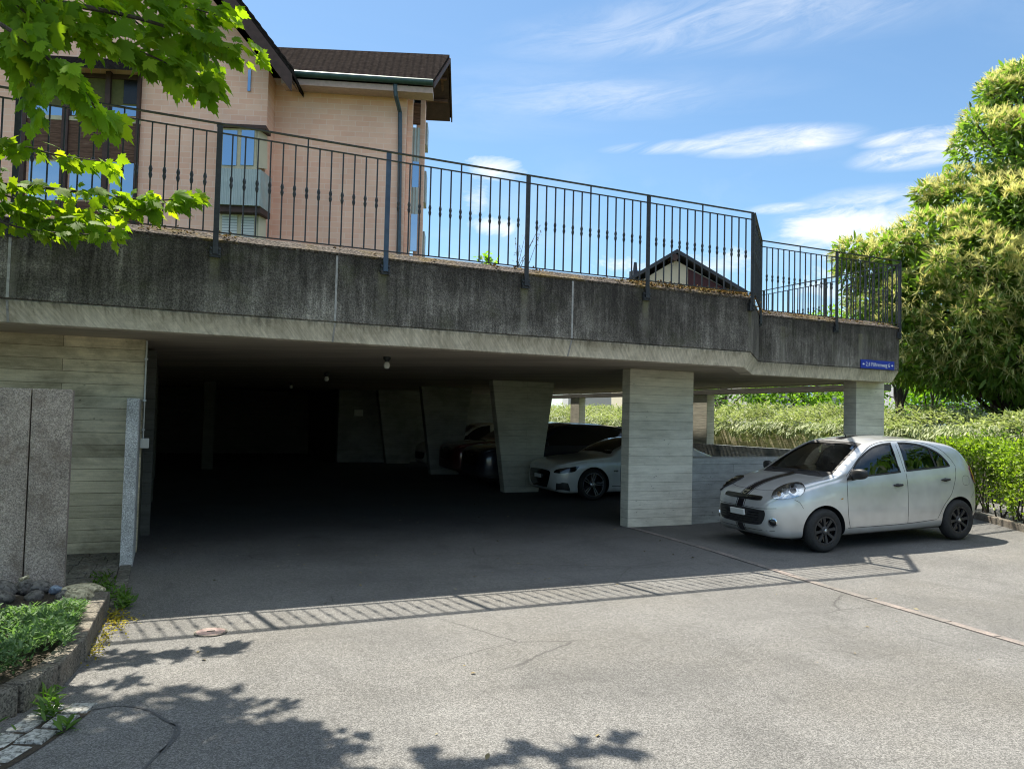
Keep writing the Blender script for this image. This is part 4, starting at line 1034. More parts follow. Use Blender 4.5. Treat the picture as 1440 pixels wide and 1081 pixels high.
CP = dict(L=4.18, tumble=0.34, fx=0.86, rx=3.365, wz=0.328, arch=0.372,
  top=[(0,.50),(.02,.60),(.06,.685),(.12,.735),(.3,.795),(.7,.86),(1.1,.905),(1.3,.935),(1.5,1.06),(1.8,1.21),(2.1,1.31),(2.4,1.345),(2.7,1.335),(3.1,1.255),(3.5,1.115),(3.85,.985),(4.05,.93),(4.13,.83),(4.17,.68),(4.18,.58)],
  bot=[(0,.40),(.03,.26),(.1,.18),(.3,.14),(.9,.15),(3.4,.15),(3.8,.2),(4.05,.26),(4.15,.36),(4.18,.5)],
  wid=[(0,.34),(.015,.48),(.05,.62),(.12,.74),(.25,.83),(.5,.895),(.86,.915),(1.5,.905),(2.6,.905),(3.3,.915),(3.7,.89),(3.95,.82),(4.1,.68),(4.16,.5),(4.18,.28)],
  belt=[(0,.48),(.03,.56),(.08,.63),(.2,.69),(.5,.775),(.86,.82),(1.3,.83),(2.2,.865),(3.0,.90),(3.5,.90),(3.9,.87),(4.1,.78),(4.18,.55)])
cpW = rounded([(1.72,.93),(1.95,1.09),(2.2,1.19),(2.45,1.235),(2.8,1.225),(3.1,1.15),(3.28,1.04),(3.25,.975),(2.6,.945)], {0, 7})
cpWS = [(-.66,.965),(.66,.965),(.58,1.14),(.47,1.285),(.25,1.315),(-.25,1.315),(-.47,1.285),(-.58,1.14)]
cp_hl = rounded([(.475,.565),(.545,.635),(.70,.672),(.86,.70),(.99,.712),(.93,.615),(.80,.580),(.65,.562)], {0, 4})
cp_gr = rounded([(-.46,.60),(-.52,.55),(-.47,.36),(-.36,.24),(.36,.24),(.47,.36),(.52,.55),(.46,.60),(0,.615)], {0, 3, 4, 7})
cp_in = [(.555,.355),(.70,.375),(.80,.365),(.835,.25),(.83,.20),(.53,.20)]
cp = simple_car(CP, M['white_paint'], 'white low coupe with dark five spoke wheels parked behind the front pillar', wins=[cpW], ws=cpWS,
  nose=[(cp_hl, 'fq', 'gloss_black', 'headlight', True), (cp_gr, 'front', 'gloss_black', 'grille', False), (cp_in, 'fq', 'black_pl', 'air_intake', True)],
  style=dict(n=5, wi=.2, wo=.11, fork=True), rim=.255, rad=.328, loc=(8.30, 14.02), ang=R(-2), rimmat='alloy')
cp.line('door_gap', [(1.52,.30),(1.50,.55),(1.53,.80),(1.60,.90)], .008, 'side', M['gap'], both=True)
cp.line('door_gap', [(2.85,.30),(2.92,.6),(2.90,.92)], .008, 'side', M['gap'], both=True)
cp.line('bonnet_gap', [(.16,.55),(.5,.66),(1.0,.72)], .008, 'top', M['gap'], both=True)
cp.line('sill_crease_shade', [(1.3,.30),(2.0,.29),(2.8,.30)], .012, 'side', M['gap'], both=True)  # dark ribbon painted as the shade of a sill crease
cp.panel('side_indicator', [(1.34,.63),(1.44,.635),(1.44,.60),(1.34,.60)], 'side', M['chrome'], .004, .04)
mirror_shell(cp, 1.82, .90, .985, M['white_paint'])
m = MB(); m.box(-.012, .012, -.15, .15, -.04, .04); pl = m.build('number_plate', M['plate'], cp.root, bevel=.004); pl.location = (cp.hit('front', 0, .47)[0].x-.02, 0, .47)
for sd in (-1, 1):   # emblem rings are left plain: one thin chrome bar between the lamps
    pass
SUV = dict(L=4.55, tumble=0.20, fx=0.92, rx=3.65, wz=0.345, arch=0.395,
  top=[(0,.56),(.02,.70),(.06,.83),(.12,.90),(.3,.965),(.8,1.03),(1.25,1.07),(1.5,1.20),(1.9,1.45),(2.15,1.56),(2.5,1.605),(3.2,1.60),(3.8,1.56),(4.1,1.52),(4.25,1.36),(4.38,1.10),(4.48,.98),(4.53,.8),(4.55,.6)],
  bot=[(0,.46),(.03,.34),(.1,.26),(.3,.22),(.9,.22),(3.7,.22),(4.1,.28),(4.4,.34),(4.52,.44),(4.55,.55)],
  wid=[(0,.40),(.015,.52),(.05,.66),(.12,.76),(.25,.83),(.5,.88),(.9,.90),(3.7,.90),(4.1,.87),(4.35,.80),(4.48,.66),(4.53,.5),(4.55,.3)],
  belt=[(0,.52),(.03,.64),(.08,.74),(.2,.83),(.5,.90),(1.2,.965),(2.5,1.0),(3.6,1.03),(4.2,1.02),(4.4,.92),(4.55,.6)])
svW = rounded([(1.55,1.03),(1.8,1.22),(2.1,1.42),(2.35,1.49),(3.2,1.49),(3.7,1.44),(4.02,1.30),(4.05,1.10),(3.0,1.05)], {0, 6, 7})
svWS = [(-.70,1.10),(.70,1.10),(.62,1.32),(.54,1.50),(.3,1.55),(-.3,1.55),(-.54,1.50),(-.62,1.32)]
sv_hl = rounded([(-.13,.74),(-.05,.80),(.12,.85),(.30,.88),(.30,.83),(.18,.76),(0,.72)], {0, 3})
sv_gr = rounded([(-.46,.84),(-.44,.62),(-.36,.54),(.36,.54),(.44,.62),(.46,.84),(0,.86)], {0, 5})
nz = [(sv_hl, 'fq', 'reflector', 'headlight', True), (sv_gr, 'front', 'gloss_black', 'grille', False)]
suv = simple_car(SUV, M['navy'], 'dark navy estate car parked behind the wedge pillar, rear end by the outer opening', wins=[svW], ws=svWS, nose=nz, rim=.24, rad=.345, loc=(7.85, 16.9), ang=R(-1), style=dict(n=10, wi=.12, wo=.06))
mirror_shell(suv, 1.62, .89, 1.07, M['navy'])
m = MB(); m.prism([(3.98, -.58, 1.535), (4.36, -.55, 1.50), (4.40, -.55, 1.475), (4.0, -.58, 1.49)], (0, 1.13, 0)); m.build('roof_spoiler', M['navy'], suv.root, bevel=.01)
red = simple_car(SUV, M['red'], 'dark red car standing deep in the garage left of the wedge pillar', wins=[svW], ws=svWS, nose=nz, rim=.24, rad=.345, loc=(8.0, 19.15), ang=R(-2))
mirror_shell(red, 1.62, .89, 1.07, M['red'])
wh = simple_car(HB, M['white_paint'], 'pale small car farthest back in the dark garage', wins=[WF, WR], ws=WS, nose=[(HL, 'fq', 'reflector', 'headlight', True), (LG, 'front', 'black_pl', 'grille', False)], rim=.19, rad=.292, loc=(8.1, 22.3), ang=R(-1), style=st)
mirror_shell(wh, 1.27, .83, 1.035, M['black_pl'])
# ------------------------------------------------------------------ apartment house behind the roof deck
HYAW = R(20.2)
HU = Vector((math.cos(HYAW), -math.sin(HYAW), 0)); HV = Vector((math.sin(HYAW), math.cos(HYAW), 0)); UZ = Vector((0, 0, 1))
def hp(x, y, v): return Vector(at_plane(x, y, HV*v, HV))
def huz(x, y, v):
    p = hp(x, y, v); return p.dot(HU), p.z
def hw(u, v, z): return HU*u+HV*v+UZ*z
def hbox(mb, u0, u1, v0, v1, z0, z1):
    c = [hw(u, v, z) for z in (z0, z1) for u, v in ((u0, v0), (u1, v0), (u1, v1), (u0, v1))]
    mb.add(c, [(0,3,2,1),(4,5,6,7),(0,1,5,4),(1,2,6,5),(2,3,7,6),(3,0,4,7)]); return mb
def brick_wall():
    t = NT('pink_brick'); p = t.pos(rot=(0, 0, HYAW)); x, y, z = t.sep(p)
    v = t.comb(t.math('ADD', x, y), z, 0)
    b = t.n('ShaderNodeTexBrick'); t.l(v, b.inputs['Vector']); b.inputs['Color1'].default_value = (0.84, 0.49, 0.375, 1); b.inputs['Color2'].default_value = (0.88, 0.56, 0.44, 1); b.inputs['Mortar'].default_value = (0.88, 0.62, 0.54, 1)
    for k, q in (('Scale', 1.0), ('Mortar Size', 0.014), ('Mortar Smooth', 0.5), ('Bias', 0.0), ('Brick Width', 0.50), ('Row Height', 0.19)): b.inputs[k].default_value = q
    n = t.noise(p, 0.7, 5, 0.6); c = t.mix(1.0, b.outputs['Color'], t.ramp(n, [(0.3, 0.9), (0.7, 1.08)]), 'MULTIPLY')
    t.bsdf(c, 0.9, 0, t.bump(b.outputs['Fac'], -0.3, 0.01), 0.2); return t.m
M['brick'] = brick_wall()
def tile_mat(name='roof_tiles', col=(0.028, 0.0235, 0.022)):
    t = NT(name); p = t.pos(rot=(0, 0, HYAW)); x, y, z = t.sep(p)
    wv = t.math('SINE', t.math('MULTIPLY', x, 2*math.pi/0.24)); row = t.math('FRACT', t.math('DIVIDE', z, 0.26))
    n = t.noise(p, 7, 5, 0.7); nn = t.noise(p, 60, 3, 0.7)
    c = t.ramp(t.math('ADD', t.math('MULTIPLY', n, 0.8), t.math('MULTIPLY', nn, 0.3)), [(0.35, tuple(k*0.5 for k in col)), (0.6, col), (0.85, tuple(k*2.0 for k in col))])
    h = t.math('ADD', t.math('MULTIPLY', wv, 0.32), t.math('ADD', t.math('MULTIPLY', n, 0.6), t.math('MULTIPLY', row, -1.0)))
    t.bsdf(c, 0.85, 0, t.bump(h, 1.0, 0.06), 0.0); return t.m
M['tiles'] = tile_mat()
M['fascia'] = mat_plain('dark_brown_timber', (0.055, 0.028, 0.024), 0.7, var=0.3, vscale=5)
M['soffit_pink'] = mat_plain('pinkish_soffit', (0.46, 0.33, 0.30), 0.8)
M['gutter'] = mat_plain('green_copper_gutter', (0.035, 0.075, 0.07), 0.45, 0.3, var=0.25)
M['bluepipe'] = mat_plain('blue_grey_pipe', (0.055, 0.085, 0.115), 0.45, 0.2, var=0.2)
M['frame'] = mat_plain('cream_window_frame', (0.52, 0.46, 0.33), 0.6)
M['panel_grey'] = None
def corrugated():
    t = NT('pale_blue_grey_panel'); p = t.pos(rot=(0, 0, HYAW)); x, y, z = t.sep(p)
    s = t.math('SINE', t.math('MULTIPLY', t.math('ADD', x, y), 2*math.pi/0.11)); n = t.noise(p, 3, 4)
    t.bsdf(t.ramp(n, [(0.3, (0.36, 0.42, 0.43)), (0.7, (0.46, 0.52, 0.53))]), 0.5, 0.1, t.bump(s, 0.8, 0.02)); return t.m
M['panel_grey'] = corrugated()
def boards():
    t = NT('weathered_boards'); p = t.pos(rot=(0, 0, HYAW)); x, y, z = t.sep(p)
    r = t.math('FRACT', t.math('DIVIDE', z, 0.15)); n = t.noise(t.comb(t.math('MULTIPLY', x, 1.2), y, t.math('MULTIPLY', z, 14)), 2.0, 6, 0.7)
    c = t.ramp(n, [(0.3, (0.06, 0.03, 0.022)), (0.6, (0.17, 0.095, 0.07)), (0.8, (0.28, 0.19, 0.15))])
    c = t.mix(t.ramp(r, [(0.0, 0.9), (0.09, 0.0)]), c, (0.012, 0.008, 0.006))
    t.bsdf(c, 0.85, 0, t.bump(r, 0.5, 0.02), 0.2); return t.m
M['boards'] = boards()
def house_glass():
    t = NT('window_pane'); g = t.n('ShaderNodeBsdfGlossy'); g.inputs['Roughness'].default_value = 0.01; g.inputs['Color'].default_value = (0.70, 0.86, 1.0, 1)
    d = t.n('ShaderNodeBsdfDiffuse'); d.inputs['Color'].default_value = (0.02, 0.03, 0.04, 1)
    m = t.n('ShaderNodeMixShader'); m.inputs[0].default_value = 0.62; t.l(d.outputs[0], m.inputs[1]); t.l(g.outputs[0], m.inputs[2]); t.l(m.outputs[0], t.out.inputs[0]); return t.m
M['pane'] = house_glass()
M['pane_dark'] = mat_plain('dim_pane', (0.012, 0.010, 0.008), 0.25)
M['curtain'] = mat_plain('olive_blind', (0.10, 0.095, 0.03), 0.8, var=0.2)
M['cream'] = mat_plain('cream_render', (0.62, 0.55, 0.42), 0.9, var=0.06, vscale=2)
M['maroon'] = mat_plain('maroon_boards', (0.06, 0.018, 0.022), 0.8, var=0.2)
def blinds():
    t = NT('slatted_blind'); z = t.sep(t.pos())[2]; f = t.math('FRACT', t.math('DIVIDE', z, 0.09))
    t.bsdf(t.ramp(f, [(0.0, (0.10, 0.12, 0.14)), (0.25, (0.55, 0.57, 0.57)), (0.9, (0.60, 0.62, 0.62)), (1.0, (0.1, 0.12, 0.14))]), 0.6); return t.m
M['blind'] = blinds()
VA, VB = 26.0, 27.0
Zb = 3.3
base = hw(huz(250, 350, VA)[0], VA, 0)
H = wroot('apartment_house', tuple(base), 'pink brick apartment house with brown tiled roofs rising behind the garage deck', 'house')
# left block (gable to the viewer)
uL, _ = huz(-190, 200, VA); uR, zE = huz(378, 98, VA); uc = huz(125, 100, VA)[0]
zR = zE+(uR-uc)*1.18
mb = MB(); mb.prism([hw(uL, VA, Zb), hw(uR, VA, Zb), hw(uR, VA, zE), hw(uc, VA, zR), hw(uL, VA, zE)], HV*9.0)
wb(mb, 'wall', M['brick'], H)
# right wing
u2L, _ = huz(370, 200, VB); u2R = huz(571, 200, VB)[0]; zEb = huz(500, 116, VB)[1]; 
mb = MB(); hbox(mb, u2L, u2R, VB, VB+3.5, Zb, zEb); wb(mb, 'wall', M['brick'], H)
# right end: two pilasters with recessed window strips, facing right
for px0, px1, dv in ((572, 579, 0.25), (585, 597, 1.0)):
    a = huz(px0, 200, VB+dv)[0]; b = huz(px1, 200, VB+dv)[0]
    mb = MB(); hbox(mb, a, b, VB+dv+0.003, VB+dv+0.6, Zb, zEb-0.1); wb(mb, 'pilaster', M['brick'], H)
a = huz(578, 200, VB+.6)[0]; b = huz(586, 200, VB+.6)[0]
for py0, py1, mt, nm in ((122, 143, 'pane', 'window'), (143, 172, 'boards', 'spandrel_panel'), (178, 226, 'panel_grey', 'spandrel_panel'), (226, 262, 'pane', 'window'), (262, 300, 'panel_grey', 'spandrel_panel'), (300, 352, 'pane', 'window')):
    z1 = huz(580, py0, VB+.6)[1]; z0 = huz(580, py1, VB+.6)[1]
    mb = MB(); hbox(mb, a, b+.1, VB+0.7, VB+0.85, z0, z1); wb(mb, nm, M[mt], H)
a = huz(594, 200, VB+1.5)[0]; b = huz(601, 200, VB+1.5)[0]
for py0, py1 in ((172, 204), (240, 285), (325, 380)):
    z1 = huz(598, py0, VB+1.5)[1]; z0 = huz(598, py1, VB+1.5)[1]
    mb = MB(); hbox(mb, a, b, VB+1.5, VB+2.4, z0, z1); wb(mb, 'balcony', M['panel_grey'], H, bevel=.03)
# roof of the right wing
eL, eR = hp(396, 103, VB-0.75), hp(609, 117, VB-0.75)
rL, rR = hp(386, 70, VB+1.1), hp(632, 81, VB+1.1)
kL, kR = hp(386, 150, VB+3.3), hp(634.5, 166, VB+3.3)
up = Vector((0, 0, 0.10))
mb = MB()
def quad_slab(mb, a, b, c, d, n):
    mb.add([a, b, c, d, a+n, b+n, c+n, d+n], [(0,3,2,1),(4,5,6,7),(0,1,5,4),(1,2,6,5),(2,3,7,6),(3,0,4,7)])
quad_slab(mb, eL, eR, rR, rL, up); quad_slab(mb, rL, rR, kR, kL, up)
rf = wb(mb, 'roof', M['tiles'], H)
mb = MB(); dn = Vector((0, 0, -0.16))
quad_slab(mb, eR+HU*.0-up*.2, eR+HU*.05-up*.2, rR+HU*.05-up*.2, rR-up*.2, dn); quad_slab(mb, rR-up*.2, rR+HU*.05-up*.2, kR+HU*.05-up*.2, kR-up*.2, dn)
mb.build('verge_board', M['fascia'], rf)
# underside of the right overhang: purlins and dark boarding
mb = MB(); qa, qb, qc, qd = rR-up*1.2-HU*1.0, rR-up*1.2-HU*.04, kR-up*1.2-HU*.04, kR-up*1.2-HU*1.0
quad_slab(mb, qa, qb, qc, qd, Vector((0, 0, -.03))); mb.build('overhang_boards', M['fascia'], rf)
for f in (0.25, 0.62):
    p = rR.lerp(kR, f)-up*2.2; mb = MB(); mb.tube([p-HU*1.2, p-HU*.1], .07, 4); mb.build('purlin', M['boards'], rf)
p0 = rR-up*2-HU*.30; p1 = Vector((kR.x, kR.y, kR.z))-HU*.28
mb = MB(); mb.tube([p0, p1], .06, 4); mb.build('rafter', M['boards'], rf)
# soffit, gutter and downpipe
mb = MB(); s0, s1 = eL-up*1.0, eR-up*1.0
quad_slab(mb, s0+Vector((0,0,-.26)), s1+Vector((0,0,-.26)), s1+HV*.80+Vector((0,0,-.20)), s0+HV*.80+Vector((0,0,-.20)), Vector((0, 0, .2))); mb.build('soffit', M['soffit_pink'], rf)
mb = MB(); mb.tube([eL-HV*.08-HU*.0+Vector((0,0,-.02)), eR-HV*.08+Vector((0,0,-.02))], .11, 10); mb.build('gutter', M['gutter'], rf, smooth=True)
mb = MB(); mb.tube([hp(555.5, 119, VB-.75), hp(556.5, 134, VB-.7), hp(562.5, 158, VB-.1), hp(562.5, 200, VB-.1), hp(560, 420, VB-.1)], .075, 8)
wb(mb, 'downpipe', M['bluepipe'], H, smooth=True)
# roof of the left block: two steep slopes overhanging the gable
vF = VA-0.9
a = hp(411, 104, vF); kk = 1.25
def rp(u, v): return hw(u, v, 0)
uA = a.dot(HU); zA = a.z; uC2 = huz(125, 100, vF)[0]; zC = zA+(uA-uC2)*kk
mb = MB(); n = Vector((0, 0, .16))
quad_slab(mb, hw(uA, vF, zA), hw(uA, vF+10, zA), hw(uC2, vF+10, zC), hw(uC2, vF, zC), n)
uB = 2*uC2-uA
quad_slab(mb, hw(uC2, vF, zC), hw(uC2, vF+10, zC), hw(uB, vF+10, zA), hw(uB, vF, zA), n)
rf2 = wb(mb, 'roof', M['tiles'], H)
mb = MB(); quad_slab(mb, hw(uA, vF-.05, zA-.02), hw(uA, vF, zA-.02), hw(uC2, vF, zC-.02), hw(uC2, vF-.05, zC-.02), Vector((0, 0, -.58))); mb.build('verge_board', M['fascia'], rf2)
mb = MB(); quad_slab(mb, hw(uA-.05, vF, zA-.05), hw(uA-.05, vF+1, zA-.05), hw(uC2, vF+1, zC-.08), hw(uC2, vF, zC-.08), Vector((0, 0, -.05))); mb.build('overhang_boards', M['fascia'], rf2)
# verge tiles
mb = MB()
for i in range(30):
    f = i/30; p = hw(uA, vF-.03, zA+.17).lerp(hw(uC2, vF-.03, zC+.17), f); q = hw(uA, vF-.03, zA+.17).lerp(hw(uC2, vF-.03, zC+.17), f+1/30)
    quad_slab(mb, p, p+HV*.35, q+HV*.35-Vector((0, 0, .04)), q-Vector((0, 0, .04)), Vector((0, 0, .07)))
mb.build('verge_tiles', M['tiles'], rf2)
# small roof strip below the gable over the timber bay
def rect(mb, x0, y0, x1, y1, v, dv, m=None):
    u0, z1 = huz(x0, y0, v); u1, _ = huz(x1, y0, v); z0 = huz(x0, y1, v)[1]; hbox(mb, u0, u1, v, v+dv, z0, z1)
mb = MB(); u0 = huz(28, 90, VA-.6)[0]; u1 = huz(200, 90, VA-.6)[0]; zz = huz(115, 92, VA-.6)[1]
quad_slab(mb, hw(u0, VA-.7, zz-.12), hw(u1, VA-.7, zz-.12), hw(u1, VA+.05, zz+.45), hw(u0, VA+.05, zz+.45), Vector((0, 0, .12))); wb(mb, 'bay_roof', M['tiles'], H)
# timber bay: posts, boarded parapets, panes
for x0, x1 in ((32, 40), (90, 99), (149, 156), (194, 198)):
    mb = MB(); rect(mb, x0, 100, x1, 400, VA-.16, .16); wb(mb, 'timber_post', M['fascia'], H)
for y0, y1 in ((98, 104), (160, 166)):
    mb = MB(); rect(mb, 32, y0, 197, y1, VA-.10, .10); wb(mb, 'timber_rail', M['frame'] if y0 > 150 else M['fascia'], H)
mb = MB(); rect(mb, 36, 166, 196, 222, VA-.08, .09); wb(mb, 'boarded_parapet', M['boards'], H)
mb = MB(); rect(mb, 36, 280, 196, 330, VA-.08, .09); wb(mb, 'boarded_parapet', M['boards'], H)
for x0, x1 in ((41, 90), (99, 149), (156, 194)):
    for (y0, y1, mt) in ((104, 148, 'curtain' if x0 != 156 else 'curtain'), (148, 162, 'pane'), (222, 226, 'frame'), (226, 280, 'pane')):
        mb = MB(); rect(mb, x0, y0, x1, y1, VA-.045, .04); wb(mb, 'window_pane' if mt == 'pane' else ('blind' if mt == 'curtain' else 'window_frame'), M[mt], H)
mb = MB(); rect(mb, 175, 108, 194, 146, VA-.06, .01); wb(mb, 'dark_opening', M['pane_dark'], H)
# bay window with grey panel
mb = MB(); rect(mb, 308, 176, 363, 236, VA-.55, .56); wb(mb, 'bay_window', M['frame'], H)
for x0, x1 in ((314, 334), (340, 358)):
    mb = MB(); rect(mb, x0, 183, x1, 232, VA-.58, .02); wb(mb, 'window_pane', M['pane'], H)
mb = MB(); q0 = hp(363, 180, VA-.55); q1 = hp(376, 181, VA); q2 = hp(376, 238, VA); q3 = hp(363, 236, VA-.55)
mb.prism([q0, q1, q2, q3], -HU*.06); wb(mb, 'bay_side', M['cream'], H)
mb = MB(); rect(mb, 305, 173, 374, 178, VA-.65, .7); wb(mb, 'bay_cornice', M['fascia'], H)
mb = MB(); ua, zt = huz(306, 236, VA-.9); ub = huz(367, 236, VA-.9)[0]; uc_ = huz(382, 250, VA)[0]; zb_ = huz(306, 287, VA-.9)[1]
mb.prism([hw(ua, VA-.9, zt), hw(ub, VA-.9, zt), hw(uc_, VA, zt), hw(ua, VA, zt)], Vector((0, 0, zb_-zt))); wb(mb, 'bay_panel', M['panel_grey'], H)
mb = MB(); mb.prism([hw(ua, VA-.8, zb_-.003), hw(ub, VA-.8, zb_-.003), hw(uc_, VA, zb_-.003), hw(ua, VA, zb_-.003)], Vector((0, 0, -.20))); wb(mb, 'bay_soffit', M['fascia'], H)
mb = MB(); rect(mb, 308, 293, 364, 360, VA-.45, .46); wb(mb, 'bay_window', M['frame'], H)
for x0, x1 in ((313, 334), (340, 358)):
    mb = MB(); rect(mb, x0, 296, x1, 350, VA-.48, .02); wb(mb, 'window_blind', M['blind'], H)
mb = MB(); q0 = hp(364, 293, VA-.45); q1 = hp(374, 293, VA); q2 = hp(374, 360, VA); q3 = hp(364, 360, VA-.45)
mb.prism([q0, q1, q2, q3], -HU*.06); wb(mb, 'bay_side', M['cream'], H)
mb = MB(); rect(mb, 349, 98, 353, 128, VA-.05, .05); wb(mb, 'window_pane', M['pane'], H)
# ------------------------------------------------------------------ small gable house far behind
DN = 48.0
n_ = Vector(FW); n_.z = 0; n_.normalize(); tN = Vector((n_.y, -n_.x, 0))
def fp(x, y, d=0.0): return Vector(at_plane(x, y, n_*(DN+d), n_))
pk = fp(950, 353); bl = fp(872, 404); br = fp(1048, 416)
zb0 = 0.0
h2 = wroot('gable_house', (fp(950, 400).x, fp(950, 400).y, 0), 'small distant house with a cream and maroon gable seen through the railing', 'house')
wl, wr, wpk = fp(890, 404), fp(1026, 410), fp(950, 366)
mb = MB(); mb.prism([Vector((wl.x, wl.y, 0)), Vector((wr.x, wr.y, 0)), fp(1026, 408), wpk, fp(886, 404)], n_*9); wb(mb, 'wall', M['cream'], h2)
mb = MB(); q = [fp(968, 385, -.06), fp(968, 378.5, -.06), fp(1026, 412, -.06), fp(968, 412, -.06)]; mb.prism([fp(968, 377.5, -.06), fp(1024, 407, -.06), Vector((fp(1024, 407, -.06).x, fp(1024, 407, -.06).y, 1)), Vector((fp(968, 407, -.06).x, fp(968, 407, -.06).y, 1))], n_*.05); wb(mb, 'boarded_gable', M['maroon'], h2)
mb = MB(); u_ = Vector((0, 0, .24)); mv = n_*-0.5
quad_slab(mb, bl+mv, pk+mv-u_*.9, pk+n_*10-u_*.9, bl+n_*10, u_); quad_slab(mb, pk+mv-u_*.9, br+mv, br+n_*10, pk+n_*10-u_*.9, u_)
M['slate'] = mat_plain('dark_slate', (0.035, 0.038, 0.05), 0.6, var=0.25)
r_ = wb(mb, 'roof', M['slate'], h2)
c0 = fp(893, 392, 3); mb = MB(); mb.box(c0.x-.28, c0.x+.28, c0.y-.28, c0.y+.28, c0.z-3, c0.z+.5); mb.tube([(c0.x, c0.y, c0.z+.5), (c0.x, c0.y, c0.z+1.1)], [.16, .10], 8); mb.build('chimney', M['slate'], r_)
mb = MB(); c0 = fp(949, 361.5, -.5); mb.tube([c0, c0+n_*1.2], .22, 8); mb.build('purlin', M['fascia'], r_)
# pale building far right, seen under the trees
M['farwall'] = mat_plain('pale_render', (0.50, 0.49, 0.50), 0.9, var=0.05, vscale=1)
def far_build(name, x0, x1, ytop, d, label, mat, roof=True):
    nn = n_; P0 = Vector(at_plane(x0, ytop, nn*d, nn)); P1 = Vector(at_plane(x1, ytop, nn*d, nn))
    z = (P0.z+P1.z)/2; rt = wroot(name, ((P0.x+P1.x)/2, (P0.y+P1.y)/2, 0), label, 'building')
    mb = MB(); mb.prism([(P0.x, P0.y, 0), (P1.x, P1.y, 0), (P1.x, P1.y, z), (P0.x, P0.y, z)], nn*8); wb(mb, 'wall', mat, rt)
    if roof:
        mb = MB(); ov = tN*.5; a = P0-ov-nn*.5; b = P1+ov-nn*.5; a.z = b.z = z; rg = Vector((0, 0, 2.0))
        quad_slab(mb, a, b, b+nn*4.5+rg, a+nn*4.5+rg, Vector((0, 0, .2))); quad_slab(mb, a+nn*4.5+rg, b+nn*4.5+rg, b+nn*9, a+nn*9, Vector((0, 0, .2))); wb(mb, 'roof', M['tiles'], rt)
        L = (P1-P0).length; k = max(2, int(L/3.2))
        for i in range(k):
            c = P0.lerp(P1, (i+.5)/k)
            for zz in np.arange(1.0, z-1.2, 2.7):
                f = MB(); f.prism([(c.x-tN.x*.6, c.y-tN.y*.6, zz), (c.x+tN.x*.6, c.y+tN.y*.6, zz), (c.x+tN.x*.6, c.y+tN.y*.6, zz+1.2), (c.x-tN.x*.6, c.y-tN.y*.6, zz+1.2)], -nn*.05); fo = wb(f, 'window', M['frame'], rt)
                f = MB(); f.prism([(c.x-tN.x*.5-nn.x*.06, c.y-tN.y*.5-nn.y*.06, zz+.1), (c.x+tN.x*.5-nn.x*.06, c.y+tN.y*.5-nn.y*.06, zz+.1), (c.x+tN.x*.5-nn.x*.06, c.y+tN.y*.5-nn.y*.06, zz+1.1), (c.x-tN.x*.5-nn.x*.06, c.y-tN.y*.5-nn.y*.06, zz+1.1)], -nn*.02); f.build('pane', M['pane'], fo)
    return rt
far_build('apartment_building', 1050, 1230, 520, 62, 'pale grey rendered building far behind the planted bank', M['farwall'])
far_build('apartment_building', 800, 1010, 520, 70, 'long light building far off, glimpsed past the white coupe between the garage columns', M['farwall'])
far_build('apartment_building', 1260, 1700, 500, 75, 'pale building half hidden by the trees on the far right', M['farwall'])
# ------------------------------------------------------------------ foliage helpers
def unit(v): return v/np.maximum(np.linalg.norm(v, axis=-1, keepdims=True), 1e-9)
def inst(tv, tf, pos, d, nrm, scale):
    """copies of a template (x: width, y: along d, z: along nrm)"""
    pos = np.asarray(pos, float); d = unit(np.asarray(d, float)); nrm = np.asarray(nrm, float)
    x = unit(np.cross(d, nrm)); z = np.cross(x, d); s = np.asarray(scale, float).reshape(-1, 1, 1)
    tv = np.asarray(tv, float)
    V = pos[:, None, :]+s*(tv[None, :, 0:1]*x[:, None, :]+tv[None, :, 1:2]*d[:, None, :]+tv[None, :, 2:3]*z[:, None, :])
    N, k = len(pos), len(tv); F = []
    offs_ = np.arange(N)*k
    return V.reshape(-1, 3), tf, offs_
def inst_mesh(name, parts, mats, parent=None, wloc=None):
    """parts: list of (tv, tf, pos, d, nrm, scale, material index)"""
    VS = []; loops = []; starts = []; totals = []; mi = []; vo = 0; lo = 0
    for tv, tf, pos, d, n, s, m in parts:
        if len(pos) == 0: continue
        V, tf, of = inst(tv, tf, pos, d, n, s); VS.append(V)
        for f in tf:
            f = np.array(f); L = (of[:, None]+f[None, :]+vo)
            loops.append(L.reshape(-1)); k = len(f); N = len(of)
            starts.append(lo+np.arange(N)*k); totals.append(np.full(N, k)); mi.append(np.full(N, m)); lo += N*k
        vo += len(V)
    V = np.concatenate(VS); me = bpy.data.meshes.new(name)
    me.vertices.add(len(V)); me.vertices.foreach_set('co', V.astype(np.float32).ravel())
    LP = np.concatenate(loops); ST = np.concatenate(starts); TT = np.concatenate(totals); MI = np.concatenate(mi)
    me.loops.add(len(LP)); me.loops.foreach_set('vertex_index', LP.astype(np.int32))
    me.polygons.add(len(ST)); me.polygons.foreach_set('loop_start', ST.astype(np.int32))
    for m in mats: me.materials.append(m)
    me.polygons.foreach_set('material_index', MI.astype(np.int32)); me.update(calc_edges=True); me.validate()
    o = link(name, me, parent)
    if wloc is not None: o.location = -Vector(wloc)
    return o
LEAF_LONG = ([(0,0,0),(.13,.3,.03),(.12,.65,.02),(0,1,-.06),(-.12,.65,.02),(-.13,.3,.03)], [(0,1,2,3),(0,3,4,5)])
LEAF_OVAL = ([(0,0,0),(.30,.42,.06),(.20,.78,.03),(0,1,-.03),(-.20,.78,.03),(-.30,.42,.06)], [(0,1,2,3),(0,3,4,5)])
STRAND = ([(-.03,0,0),(.03,0,0),(.036,.5,-.07),(.015,1,-.25),(-.015,1,-.25),(-.036,.5,-.07)], [(0,1,2,5),(5,2,3,4)])
